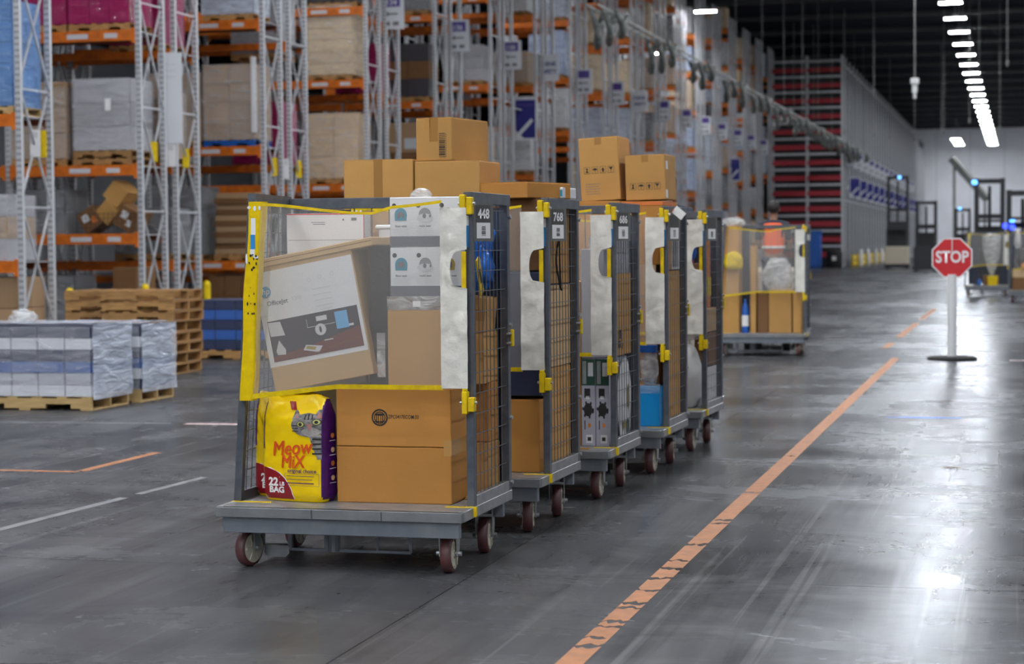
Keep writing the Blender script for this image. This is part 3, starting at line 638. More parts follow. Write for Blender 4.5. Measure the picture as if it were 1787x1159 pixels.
b = carton(1, .035, .163, .43, .70, .918, 1.655, 'dark block added for the shaded gap between printer box and tan box', 'dark_bag_and_gap', flaps=False, name='dark_gap_block', cat='parcel')  # dark block stands in for the shaded empty gap between the boxes
MB().box(-.02, .025, -.141, -.137, .05, .28).build('clear_tape', 'cloudy_plastic', b)  # cloudy strip added on the dark gap block
b = lump('wrapped_dome', 'cloudy_plastic', None, (0, 0, .006), (.058, .05, .042), 5.1, .04); tag(b, 'clear plastic dome on top of the white infant seat boxes', 'package'); inc(1, b, .325, .44, 1.902)
carton(1, .33, .60, .735, .915, DZ, .60, 'small tan box on the deck behind the side mesh of the front cart', 'cardboard', rz=-4); 
b = carton(1, .525, .605, .5, .70, DZ, .34, 'thin folded card between the large box and the mesh of the front cart', 'cardboard', flaps=False)
carton(1, .33, .605, .57, .905, .925, 1.19, 'brown box in the middle of the front cart seen through the side mesh', 'cardboard', rz=3)
carton(1, .33, .60, .735, .905, .607, .92, 'brown box stacked on the small tan box behind the front cart mesh', 'cardboard_brown')
b = carton(1, .34, .60, .56, .90, 1.205, 1.385, 'creased brown parcel behind the side mesh of the front cart', 'cardboard', ry=5, rz=5, tape='h', flaps=False, cat='parcel')
b = lump('blue_plastic_bag', 'blue_bag', None, (0, 0, .16), (.062, .16, .19), 2.2, .55, sub=4); tag(b, 'crumpled bright blue plastic bag behind the side mesh of the front cart', 'bag'); inc(1, b, .545, .74, 1.405)
b = MB().box(-.004, .004, -.03, .03, 0, .2).build('warning_tag', 'yellow'); tag(b, 'yellow and black tag hanging beside the blue plastic bag', 'tag'); inc(1, b, .612, .56, 1.40, rx=24); decal('print', 'ink', [rect(-.015, .015, .06, .14)], b, (.004, 0, 0), RIGHT)
b = carton(1, .578, .618, .30, .42, 1.39, 1.70, 'narrow black and white carton at the front of the side mesh', 'white_card', flaps=False); decal('print', 'ink', [rect(-.05, .05, .02, .1), rect(-.05, .0, .14, .16), rect(-.05, .05, .2, .21)], b, (.02, 0, 0), RIGHT)
# cat food bags
def food_bag(label, x, y, rz, ry=0, full=True):
    W, D, H = .375, .16, .545; KX = W/.335
    from mathutils import noise as NZ
    def prof(v):
        if v < .06: return .93+.07*v/.06, .8+.2*v/.06
        if v > .72: k = (v-.72)/.28; return 1-.05*k, 1-.75*k*k
        return 1., 1.
    def surf(u, v):   # u: angle 0..1 around starting at left-front
        a = 2*math.pi*u; pw, pd = prof(v); e = .28
        cx = math.copysign(abs(math.cos(a))**e, math.cos(a)); cyy = math.copysign(abs(math.sin(a))**e, math.sin(a))
        p = Vector((W/2*pw*cx, D/2*pd*cyy*(1+.18*math.cos(cx*1.4)), H*v))
        wr = .006*NZ.noise(Vector((p.x*14+x*9, p.y*14, p.z*12)))+.003*NZ.noise(Vector((p.x*40, p.y*30, p.z*34)))
        n = Vector((cx, cyy, 0)); n.normalize(); p += n*wr
        if v > .93: p.x += .012*math.sin(p.x*40)*0; p.z += .012*math.sin(p.x*23)
        return p
    b = MB(); nu, nv = 64, 40; b.grid(surf, nu, nv)
    top = [surf(i/nu, 1) for i in range(nu)]; b.add(top, [tuple(range(nu))]); bot = [surf(i/nu, 0) for i in range(nu)]; b.add(bot, [tuple(range(nu))[::-1]])
    o = b.build('cat_food_bag', ['bag_yellow', 'bag_purple', 'bag_maroon'], smooth=True)
    for pol in o.data.polygons:
        c = pol.center
        if c.x > W/2*.93 or c.x < -W/2*.985: pol.material_index = 1
        elif c.y < 0 and (c.x+W/2)**2 + (c.z)**2 < .0: pol.material_index = 2
    tag(o, label, 'pet food bag', 'cat food bags'); inc(1, o, x, y, DZ+.002, ry=ry, rz=rz)
    def fr(px_, pz, l=.0025):     # point on the front sheet
        px_ = px_*KX
        cx = max(-1, min(1, px_/(W/2*prof(pz/H)[0]))); s_ = max(0, 1-abs(cx)**(2/.28))**(.14)
        a = math.atan2(-s_**(1/.28), math.copysign(abs(cx)**(1/.28), cx)); p = surf((a/(2*math.pi)) % 1, pz/H); return Vector((px_, p.y-l, pz))
    def patch(name, matn, poly_fn, l, n=10):   # poly_fn: list of (x,z) outlines -> strips between left/right edges
        b = MB()
        for (za, zb, fl, frr) in poly_fn:
            b.grid(lambda u, v: fr(fl(za+(zb-za)*v)+(frr(za+(zb-za)*v)-fl(za+(zb-za)*v))*u, za+(zb-za)*v, l), n, n)
        return b.build(name, matn, o, smooth=True)
    r_ = .175; x0 = -.335/2*.965
    patch('maroon_corner', 'bag_maroon', [(.012, r_*.995, lambda z: x0, lambda z: x0+math.sqrt(max(0, r_*r_-z*z)))], .003)
    patch('white_edge', 'white_ink', [(.012, r_*.99, lambda z: x0+math.sqrt(max(0, r_*r_-z*z)), lambda z: x0+math.sqrt(max(0, (r_+.004)**2-z*z)))], .003, 6)
    lettering('22', .058, 'white_ink', o, (-.098, .098), fn=lambda u, v: fr(u, v, .005), bold=.0025, width=.95); lettering('LB', .028, 'white_ink', o, (-.048, .09), fn=lambda u, v: fr(u, v, .005), bold=.001)
    lettering('BAG', .044, 'white_ink', o, (-.078, .058), fn=lambda u, v: fr(u, v, .005), bold=.002)
    for dx, dz in ((0, 0), (.0028, .0008), (.0012, -.0014), (-.0014, .001)):
        lettering('Meow', .108, 'meow_red', o, (.008+dx, .278+dz), fn=lambda u, v: fr(u, v+.10*(u-.008), .0055+dx*.1), width=.80, shear=.1)
        lettering('MiX', .094, 'meow_red', o, (.012+dx, .206+dz), fn=lambda u, v: fr(u, v+.04*(u-.01), .0055+dx*.1), width=.82, shear=.1)
    lettering('original choice', .026, 'bag_purple', o, (.062, .162), fn=lambda u, v: fr(u, v, .0055), bold=.0006)
    bx = MB()
    for (a0, a1, c0, c1) in ((-.03, .15, .148, .1495), (-.03, .15, .085, .0865), (-.03, -.0285, .085, .1495), (.1485, .15, .085, .1495), (-.02, .125, .134, .137), (-.02, .115, .116, .119), (-.02, .125, .096, .101)):
        bx.grid(lambda u, v: fr(a0+(a1-a0)*u, c0+(c1-c0)*v, .0055), 8, 1)
    bx.build('fine_print', 'bag_purple', o)
    # cat portrait print
    zc, xc, XM = .402, .098, .335/2*.955
    def oval(cx_, cz_, rx_, rz_): return (cz_-rz_*.995, cz_+rz_*.995, lambda z: min(XM, cx_-rx_*math.sqrt(max(0, 1-((z-cz_)/rz_)**2))), lambda z: min(XM, cx_+rx_*math.sqrt(max(0, 1-((z-cz_)/rz_)**2))))
    patch('cat_portrait', 'cat_grey', [oval(xc, zc, .088, .062)], .004, 14)
    patch('cat_portrait', 'cat_grey', [(.43, .478, lambda z: xc-.085+.25*(z-.43), lambda z: xc-.03-.75*(z-.43)*.9), (.43, .482, lambda z: xc+.02+.5*(z-.43), lambda z: min(XM, xc+.08-.2*(z-.43)))], .0042, 8)
    patch('cat_ear', 'cat_pink', [(.438, .468, lambda z: xc-.072+.25*(z-.43), lambda z: xc-.045-.75*(z-.43)*.8), (.438, .47, lambda z: xc+.035+.4*(z-.43), lambda z: min(XM, xc+.066-.25*(z-.43)))], .0048, 6)
    patch('cat_portrait', 'cat_grey', [(.225, .35, lambda z: .10+.35*(.35-z), lambda z: XM)], .0038, 8)
    patch('cat_portrait', 'cat_white', [oval(xc+.012, .366, .046, .023)], .0046, 8)
    for ex, ez in ((-.038, .405), (.042, .418)):
        patch('cat_eye', 'ink', [oval(xc+ex, ez, .0215, .0165)], .0050, 8); patch('cat_eye', 'cat_eye', [oval(xc+ex, ez, .0175, .0135)], .0058, 8); patch('cat_pupil', 'ink', [oval(xc+ex, ez, .0085, .0088)], .0066, 6)
    patch('cat_nose', 'cat_pink', [(.372, .408, lambda z: xc+.008-.014*(z-.372)/.036, lambda z: xc+.012+.012*(z-.372)/.036)], .0058, 4)
    patch('cat_stripe', 'ink', [(.43, .456, lambda z: xc-.02+.1*(z-.43), lambda z: xc-.014+.1*(z-.43)), (.43, .46, lambda z: xc-.002, lambda z: xc+.005), (.432, .456, lambda z: xc+.018, lambda z: xc+.024)] + [(.395-.014*q, .400-.014*q, lambda z: xc-.082+.0*z, lambda z: xc-.05) for q in range(3)] + [(.325-.025*q, .334-.025*q, lambda z: .12, lambda z: XM) for q in range(4)], .0052, 4)
    patch('badge', 'bag_maroon', [(.478, .52, lambda z: .0-.6*(z-.478), lambda z: .03-.5*(z-.478))], .005, 4)
    patch('seam_stripe', 'bag_purple', [(.27, .53, lambda z: -.161, lambda z: -.150)], .0035, 8)
    # purple side print
    for k, (zz, mm) in enumerate(((.345, 'kibble'), (.27, 'kibble_pale'), (.20, 'kibble'), (.125, 'kibble_pale'))):
        decal('printed_kibble', mm, [ell(-.0, zz, .018, .014, 10)], o, (W/2+.011, 0, 0), RIGHT, .002); decal('fine_print', 'pale_print', [rect(-.03, .03, zz-.028, zz-.024)], o, (W/2+.011, 0, 0), RIGHT, .002)
    return o
food_bag('yellow cat food bag with cat portrait in front on the first cart', -.322, .345, -13)
food_bag('yellow cat food bag partly hidden behind the other at the left post', -.44, .53, -4, 0)
# cart 2
carton(2, -.63, -.195, .34, .74, 1.73, 2.16, 'brown taped box on top of the second cart, leftmost of the stack', tape='v')
carton(2, -.185, .215, .34, .78, 1.73, 2.145, 'plain tan box on the second cart under the barcode box')
b = carton(2, -.15, .085, .36, .86, 2.151, 2.40, 'topmost tan box on the second cart with a black barcode', tape='v', rz=-9)
decal('barcode', 'ink', [rect(.035, .075, .02+k*.0105, .02+k*.0105+rnd.uniform(.003, .008)) for k in range(14)] + [rect(.078, .082, .02+k*.013, .026+k*.013) for k in range(11)], b, (0, -.25, 0))
MB().box(.06, .117, -.2512, -.25, .215, .249).box(-.06, -.02, -.2512, -.25, .18, .249).build('clear_tape', 'clear_tape', b)
carton(2, -.62, .21, .33, .88, 1.05, 1.724, 'large brown box under the stack on the second cart', 'cardboard_brown'); carton(2, -.62, .21, .32, .88, DZ, 1.045, 'large brown box at the bottom of the second cart', 'cardboard_brown')
carton(2, .25, .60, .30, .80, 1.922, 2.012, 'flat shallow brown box lying across the top of the second cart', 'cardboard_brown', rz=-16)
carton(2, .27, .57, .36, .86, 1.50, 1.917, 'dark brown box under the flat box of the second cart', 'cardboard_dark')
carton(2, .585, .612, .45, .9, 1.42, 1.90, 'tall tan panel box behind the mesh of cart 768', 'cardboard'); 
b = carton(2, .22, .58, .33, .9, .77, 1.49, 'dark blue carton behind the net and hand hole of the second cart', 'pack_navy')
carton(2, .588, .615, .42, .9, .93, 1.41, 'narrow tan box standing behind the mesh of cart 768', 'cardboard_pale'); carton(2, .59, .613, .45, .9, DZ, .92, 'narrow brown box low behind the mesh of cart 768', 'cardboard')
carton(2, .25, .575, .30, .75, DZ, .745, 'tan box at the front right corner of the second cart deck', 'cardboard_brown')
b = MB().tube([(0, .06+.05*math.sin(t_*7), 1.87-.46*t_) for t_ in [k/14 for k in range(15)]], .006, 6); b.tube([(0, .12-.03*math.sin(t_*3), 1.86-.46*t_) for t_ in [k/14 for k in range(15)]], .005, 6); b.tube([(0, .06+.05*math.sin(7)+.04*math.sin(math.pi*t_)*1-.06*t_*0, 1.41-.03*math.sin(math.pi*t_)) for t_ in [k/8 for k in range(9)]], .006, 6)
o = b.build('bungee_cord', 'rubber'); tag(o, 'black stretch cord looped over the side mesh of cart 768', 'cord'); inc(2, o, .650, .42, 0)
b = carton(2, .56, .645, .62, .95, 1.925, 1.99, 'small white printed carton on top rail of the second cart', 'white_card', flaps=False); decal('print', 'teal_print', [rect(.0, .04, .01, .05)], b, (-.0, -.165, 0)); decal('print', 'pale_print', [rect(-.04+k*.008, -.037+k*.008, .01, .055) for k in range(6)], b, (0, -.165, 0))
# cart 3
for k, (x0, x1) in enumerate(((.405, .498), (.502, .592))):
    b = carton(3, x0, x1, .30, .8, DZ, .90, ('left' if k == 0 else 'right') + ' of two tall grey boxes with green tops on cart 686', 'lilac_box', flaps=False)
    w_ = x1-x0; F = (-w_/2, -.25, 0)
    decal('green_top', 'green_box', [rect(.001, w_-.001, .40, .574)], b, F); decal('print', 'ink', [rect(.02, .06, .32, .38), ell(.045, .24, .03, .045, 12)] + [ell(.045+.034*math.cos(q), .24+.05*math.sin(q), .007, .012, 6) for q in range(7)], b, F, lift=.002)
    decal('print', 'white_card', [rect(.03, .075, .02, .075), rect(.03, .055, .31, .33)], b, F, lift=.002); decal('print', 'ink', [rect(.04, .064, .035, .06), rect(.02, .026, .11, .17)], b, F, lift=.003); decal('print', 'orange_item', [rect(.045, .062, .125, .15)], b, F, lift=.003); decal('print', 'label_grey', [rect(.045, .08, .46, .55)] + [rect(.01+.009*q, .014+.009*q, .41, .56) for q in range(3)], b, F, lift=.002)
carton(3, -.55, .40, .30, .85, DZ, 1.4, 'large brown box filling the left of cart 686', 'cardboard_brown')
b = carton(3, .42, .612, .42, .9, .91, 1.45, 'tan box with black print behind the mesh of cart 686', 'cardboard', rz=0); decal('print', 'ink', [rect(-.18, -.10, .05, .1), rect(-.17, -.09, .11, .17), rect(-.08, -.05, .09, .15), rect(-.07, -.04, .04, .08)], b, (.096, 0, 0), RIGHT)
b = carton(3, .44, .61, .40, .85, 1.456, 1.70, 'grey film-wrapped box on the tan box of cart 686', 'grey_load', flaps=False); MB().box(-.088, .088, -.228, .228, -.001, .248).build('plastic_film', 'wrap', b)
b = lump('white_sack', 'white_load', None, (0, 0, .26), (.012, .2, .31), 4.4, .1); b = tag(b, 'white printed sack standing behind the mesh of cart 686', 'sack'); inc(3, b, .613, .66, DZ); decal('print', 'olive_print', [ell(.06, .3, .03, .09, 12), ell(-.06, .12, .05, .03, 12)], b, (.014, 0, 0), RIGHT); decal('print', 'green_box', [ell(.03, .1, .04, .06, 12)], b, (.014, 0, 0), RIGHT)
carton(3, .405, .56, .31, .40, .905, 1.62, 'tall grey-blue wrapped panel behind the net of cart 686', 'pack_grey', flaps=False)
b = MB().box(-.035, .035, -.02, .02, 0, .008).build('card_scrap', 'cardboard'); tag(b, 'flat tan card scrap on the deck lip of cart 686', 'litter'); inc(3, b, .47, .1, DZ)
# cart 4
for x0, x1, z0, z1, lab, ry in ((-.02, .275, 1.97, 2.43, 'tall tan box with handling symbols leaning on top of the fourth cart', -3), (.315, .61, 1.97, 2.295, 'shorter tan box with handling symbols on top of the fourth cart', -1.5)):
    b = carton(4, x0, x1, .40, .80, z0, z1, lab, ry=ry); h_ = z1-z0; w_ = x1-x0; zz = .20 if h_ > .4 else .075
    for k in range(4):
        xk = -.115+.06*k; decal('symbol', 'ink', [rect(xk, xk+.045, zz, zz+.002), rect(xk, xk+.045, zz+.048, zz+.05), rect(xk, xk+.002, zz, zz+.05), rect(xk+.043, xk+.045, zz, zz+.05)], b, (0, -.2, 0))
        xc_ = xk+.022
        sh = ([[(xc_-.012, zz+.008), (xc_+.012, zz+.008), (xc_+.003, zz+.025), (xc_+.01, zz+.04), (xc_-.01, zz+.04), (xc_-.003, zz+.025)]], [ell(xc_, zz+.024, .018, .015, 10, 0, 180), rect(xc_-.0015, xc_+.0015, zz+.006, zz+.026)], [[(xc_-.013, zz+.024), (xc_+.013, zz+.024), (xc_, zz+.042)], rect(xc_-.006, xc_+.006, zz+.008, zz+.025)], [[(xc_-.016, zz+.042), (xc_+.016, zz+.042), (xc_, zz+.018)], rect(xc_-.0015, xc_+.0015, zz+.006, zz+.02)])[k]
        decal('symbol', 'ink', sh, b, (0, -.2, 0), lift=.002)
    MB().box(-.025, .025, -.2012, -.2, h_-.05, h_).build('tape', 'tape', b)
    if h_ > .4: decal('print', 'text_grey', [rect(-.11, .0-.01*(k % 2), .05+.018*k, .054+.018*k) for k in range(5)], b, (0, -.2, 0))
    else: MB().box(w_/2, w_/2+.001, -.17, -.1, .22, .28).box(w_/2, w_/2+.001, -.19, -.12, .01, .07).build('address_label', 'paper_white', b)
carton(4, -.5, .29, .30, .88, 1.3, 1.962, 'large brown box under the two symbol boxes on the fourth cart', 'cardboard_brown'); carton(4, -.5, .29, .30, .88, DZ, 1.295, 'large brown box at the bottom of the fourth cart', 'cardboard_brown')
b = carton(4, .30, .60, .32, .88, 1.50, 1.955, 'brown box with orange strap label at the top of the fourth cart', 'cardboard_brown'); MB().box(-.15, .152, -.284, .2, .43, .456).build('orange_band', 'orange_flap', b)
b = MB().box(-.03, .03, -.001, .001, -.09, .0).build('paper_tag', 'paper_white'); tag(b, 'white paper tag on an orange ribbon hanging from the fourth cart', 'tag'); inc(4, b, .69, .30, 1.90, ry=-50); MB().bar((-.09, 0, .0), (0, 0, 0), .02, .004).build('ribbon', 'orange_flap', b)
b = carton(4, .41, .575, .31, .55, DZ, .615, 'bright blue film-wrapped pack at the front corner of the fourth cart', 'bright_blue', flaps=False); MB().grid(lambda u, v: (-.086+.172*u, -.123-.004*math.sin(u*17+v*9), .24+.07*v), 12, 4).build('plastic_film', 'wrap', b, smooth=True)
b = lump('plastic_bag', 'cloudy_plastic', None, (0, 0, .13), (.07, .06, .16), 6.6, .15); tag(b, 'grey plastic bag on top of the bright blue pack', 'bag'); inc(4, b, .48, .40, .622)
b = carton(4, .42, .545, .33, .40, .86, .915, 'flat blue carton above the grey plastic bag on the fourth cart', 'blue_plastic', flaps=False)
carton(4, .42, .54, .47, .56, .62, .858, 'small brown box behind the grey plastic bag on the fourth cart', 'cardboard_dark')
carton(4, .585, .613, .42, .9, DZ, 1.45, 'tall tan box behind the mesh of the fourth cart', 'cardboard', flaps=False); carton(4, .57, .612, .40, .58, 1.458, 1.72, 'small brown box high behind the mesh of the fourth cart', 'cardboard'); b = carton(4, .57, .612, .62, .9, 1.458, 1.84, 'white and black striped carton high behind the fourth cart mesh', 'white_card', flaps=False); decal('print', 'ink', [rect(-.12+.06*k, -.10+.06*k, .02, .36) for k in range(5)], b, (.021, 0, 0), RIGHT)
# cart 5
b = lump('white_bag', 'white_load', None, (0, 0, .23), (.13, .1, .28), 7.7, .2); tag(b, 'slumped white plastic bag at the front corner of the fifth cart', 'bag'); inc(5, b, .46, .40, DZ)
b = lump('white_bag', 'cloudy_plastic', None, (0, 0, .1), (.13, .11, .11), 8.8, .2); tag(b, 'clear plastic bag lying on the white bag of the fifth cart', 'bag'); inc(5, b, .47, .45, .86)
carton(5, .50, .612, .55, .9, .65, .92, 'small brown box behind the mesh of the fifth cart', 'cardboard_dark', flaps=False); carton(5, .50, .612, .52, .9, DZ, .645, 'white box at the bottom behind the fifth cart mesh', 'white_card', flaps=False)
carton(5, -.5, .32, .3, .88, DZ, 1.75, 'large brown box filling the left of the fifth cart', 'cardboard_brown'); b = carton(5, .50, .612, .50, .9, .93, 1.12, 'tan box in the middle behind the fifth cart mesh', 'cardboard_pale')
b = MB().box(-.03, .03, -.06, .06, 0, .62).build('yellow_bundle', 'orange_item', bevel=.01); tag(b, 'orange-yellow narrow bundle upright behind the fifth cart mesh', 'package'); inc(5, b, .57, .66, 1.125); MB().box(-.032, .032, -.062, .062, .1, .25).build('label_band', 'yellow', b)
b = lump('blue_parcel', 'blue_bag', None, (0, 0, .12), (.09, .08, .14), 1.2, .2); tag(b, 'blue and white parcel behind the hand hole of the fifth cart', 'parcel'); inc(5, b, .44, .45, 1.5)
carton(5, .35, .53, .33, .6, 1.07, 1.49, 'brown box under the blue parcel of the fifth cart', 'cardboard_dark', flaps=False)
# cart 6
carton(6, -.61, -.34, .36, .8, DZ, 1.90, 'tallest tan box at the left inside the far netted cart', 'cardboard'); carton(6, -.17, -.09, .36, .7, DZ, 1.60, 'narrow tall tan box in the middle of the far netted cart', 'cardboard')
carton(6, -.07, .09, .40, .7, DZ, .93, 'brown box at the middle of the far netted cart deck', 'cardboard_dark'); carton(6, .10, .43, .36, .8, DZ, .96, 'tan box at the right of the far netted cart deck', 'cardboard'); carton(6, .45, .57, .36, .7, DZ, .93, 'narrow tan box in the right corner of the far netted cart', 'cardboard')
b = lump('yellow_bundle', 'yellow', None, (0, 0, .0), (.15, .07, .14), 3.1, .2); tag(b, 'bright yellow bundle hanging inside the net of the far cart', 'bundle'); inc(6, b, -.42, .28, 1.38)
b = lump('white_plastic_bag', 'cloudy_plastic', None, (0, 0, .2), (.22, .15, .26), 4.9, .25); tag(b, 'grey and white plastic bag inside the net of the far cart', 'bag'); inc(6, b, .22, .5, .97)
b = MB().lathe([(.05, 0), (.052, .02), (.052, .36), (.03, .42), (.016, .45), (.016, .5)], 16).build('spray_bottle', 'blue_plastic', smooth=True); tag(b, 'tall blue bottle with white label on the far netted cart', 'bottle'); inc(6, b, -.25, .4, DZ); MB().lathe([(.0535, .1), (.0535, .26)], 16).build('label_band', 'paper_white', b)
b = lump('plastic_bag', 'cloudy_plastic', None, (0, 0, .05), (.2, .1, .07), 2.7, .3); tag(b, 'crinkled clear plastic bag on top of the tallest far cart box', 'bag'); inc(6, b, -.46, .55, 1.905)
# carts 7 and 8
b = MB().grid(lambda u, v: (lambda a, k: (k*.155*math.copysign(abs(math.cos(a))**.35, math.cos(a)), k*.12*math.copysign(abs(math.sin(a))**.35, math.sin(a)), .28*v))(2*math.pi*u, .85+.15*v), 24, 4).build('yellow_tub', 'yellow', smooth=True); MB().box(-.155, .155, -.12, .12, .27, .285).build('rim', 'yellow', b); tag(b, 'bright yellow tub on the far cart right of the stop sign', 'tub'); inc(7, b, .18, .25, DZ)
b = MB().lathe([(.05, 0), (.16, .3), (.26, .75), (.28, 1.2), (.12, 1.25)], 18).build('white_liner_bag', 'cloudy_plastic', smooth=True); tag(b, 'clear plastic liner bag rising out of the yellow tub', 'bag'); inc(7, b, .15, .5, .62)
b = MB().lathe([(.07, 0), (.07, .12), (.03, .16), (.03, .2)], 12).build('blue_bottle', 'blue_plastic', smooth=True); tag(b, 'small blue canister on the far cart deck', 'canister'); inc(7, b, -.2, .3, DZ)
carton(7, -.1, .35, .62, .9, DZ, .61, 'brown box behind the yellow tub on the far cart', 'cardboard_dark')
b = lump('black_bag', 'dark_bag_and_gap', None, (0, 0, .25), (.25, .2, .3), 1.9, .15); tag(b, 'black bag in the cart at the right edge', 'bag'); inc(8, b, -.2, .5, .90)
carton(8, -.55, .1, .36, .8, DZ, .66, 'brown box on the deck of the cart at the right edge', 'cardboard_dark'); carton(8, -.55, .1, .4, .8, .665, .88, 'cream box under the black bag at the right edge', 'cream_load')
b = lump('orange_ball', 'orange_item', None, (0, 0, .08), (.1, .08, .09), 1.1, .03); tag(b, 'round orange item in the cart at the right edge', 'ball'); inc(8, b, -.22, .28, .885)
b = lump('white_sheet', 'white_load', None, (0, 0, .2), (.1, .1, .26), 2.9, .2); tag(b, 'white crumpled sheet hanging in the cart at the right edge', 'cloth'); inc(8, b, -.42, .5, 1.45)
# ------------------------------------------------------------------ pallets and loads
def pallet_mesh(name, matn, w=1.2, d=1.0, nb=6):
    b = MB()
    for x in (-w/2+.02, 0, w/2-.02): pass
    for y in (-d/2, -.02, d/2-.04):   # stringers run across the front
        b.box(-w/2, w/2, y, y+.04, .066, .122)
        for xa, xb in ((-.5, -.345), (-.155, .155), (.345, .5)): b.box(w*xa, w*xb, y, y+.04, .018, .066)
    for k in range(nb): x = -w/2 + (w-.09)*k/(nb-1); b.box(x, x+.09, -d/2, d/2, .122, .14)
    for x in (-w/2, -.05, w/2-.1): b.box(x, x+.1, -d/2, d/2, 0, .018)
    return b.mesh(name, matn)
PAL = {m_: pallet_mesh('pallet', m_) for m_ in ('wood', 'wood_pale', 'blue_plastic')}
from mathutils import noise as NZ
def wrap_mesh(w, d, h, matn, seed, amp=.012, top=True):
    b = MB()
    def P(x, y, z, n):
        q = amp*(NZ.noise(Vector((x*3+seed, y*3, z*4)))+.6*NZ.noise(Vector((x*9, y*9+seed, z*9)))) + .012
        return (x+n[0]*q, y+n[1]*q, z+n[2]*q)
    b.grid(lambda u, v: P(-w/2+w*u, -d/2, h*v, (0, -1, 0)), 12, 12); b.grid(lambda u, v: P(w/2, -d/2+d*u, h*v, (1, 0, 0)), 12, 12)
    b.grid(lambda u, v: P(-w/2, d/2-d*u, h*v, (-1, 0, 0)), 6, 6); b.grid(lambda u, v: P(w/2-w*u, d/2, h*v, (0, 1, 0)), 6, 6)
    if top: b.grid(lambda u, v: P(-w/2+w*u, -d/2+d*v, h, (0, 0, 1)), 10, 10)
    return b.mesh('stretch_wrap', matn, True)
WRAPS = {}
def load(x, y, z, w, d, h, matn, label, nx=2, ny=2, nzz=3, wrap='wrap', pal='wood', name='pallet_load', group='pallet loads on the racking', jitter=.012, side=None, rz=0., detail=None):
    """a wrapped pallet load: pallet, cartons, film; (x, y) is the front right corner"""
    t = thing(name, label, 'pallet load', (x-w/2, y+d/2, z), rz, group); z0 = 0
    if pal:
        p = link('pallet', PAL[pal], t); p.scale = (w/1.2, d, 1); z0 = .14
    for k in range(nzz):
        for i in range(nx):
            for j in range(ny):
                if 0 < i < nx-1 and 0 < j < ny-1 and k < nzz-1: continue
                a, b_, c_ = w/nx, d/ny, h/nzz; g = .004; jx = rnd.uniform(-jitter, jitter)*.5; jy = rnd.uniform(0, jitter)
                sbox('carton', matn if isinstance(matn, str) else matn[k % len(matn)], -w/2+a*i+g+max(0, jx), -w/2+a*(i+1)-g+min(0, jx), -d/2+b_*j+g+jy, -d/2+b_*(j+1)-g, z0+c_*k+.001, z0+c_*(k+1)-.002, t)
    if wrap:
        key = (round(w, 1), round(h, 1), wrap)
        if key not in WRAPS: WRAPS[key] = wrap_mesh(w, d, h, wrap, len(WRAPS)*3.1)
        o = link('stretch_wrap', WRAPS[key], t); o.location = (0, 0, z0)
    if detail: detail(t, w, d, h, z0)
    return t
POSTM = {}
def post(parent, x, y, h, holes=True):
    k = (round(h, 1), holes)
    if k not in POSTM:
        b = MB().box(-.05, .05, -.035, -.031, 0, h).box(-.05, -.046, -.031, .045, 0, h).box(.046, .05, -.031, .045, 0, h).box(-.07, .07, -.06, .07, 0, .012)
        POSTM[k] = b.mesh('post', 'rack_post' if holes else 'galv')
    o = link('post', POSTM[k], parent); o.location = (x, y, 0); return o
BRM = {}
def brace(parent, x, y0, y1, z0, z1):
    k = (round(y1-y0, 2), round(z1-z0, 2))
    if k not in BRM: BRM[k] = MB().bar((0, 0, 0), (0, y1-y0, z1-z0), .032, .032).mesh('brace', 'galv')
    o = link('brace', BRM[k], parent); o.location = (x, y0, z0); return o
BEAMM = {}
def beam(parent, x0, x1, y, z, matn='orange_beam', hgt=.14, conn=True):
    k = (round(x1-x0, 2), matn, hgt, conn)
    if k not in BEAMM:
        L_ = x1-x0; b = MB().box(0, L_, -.025, .025, -hgt, 0)
        if conn: b.box(L_-.06, L_, -.032, .03, -hgt-.06, .03).box(0, .06, -.032, .03, -hgt-.06, .03)
        BEAMM[k] = b.mesh('beam', matn)
    o = link('beam', BEAMM[k], parent); o.location = (x0, y, z); return o
XE, RD, BAY, RH = -16.0, 1.05, 2.72, 14.4
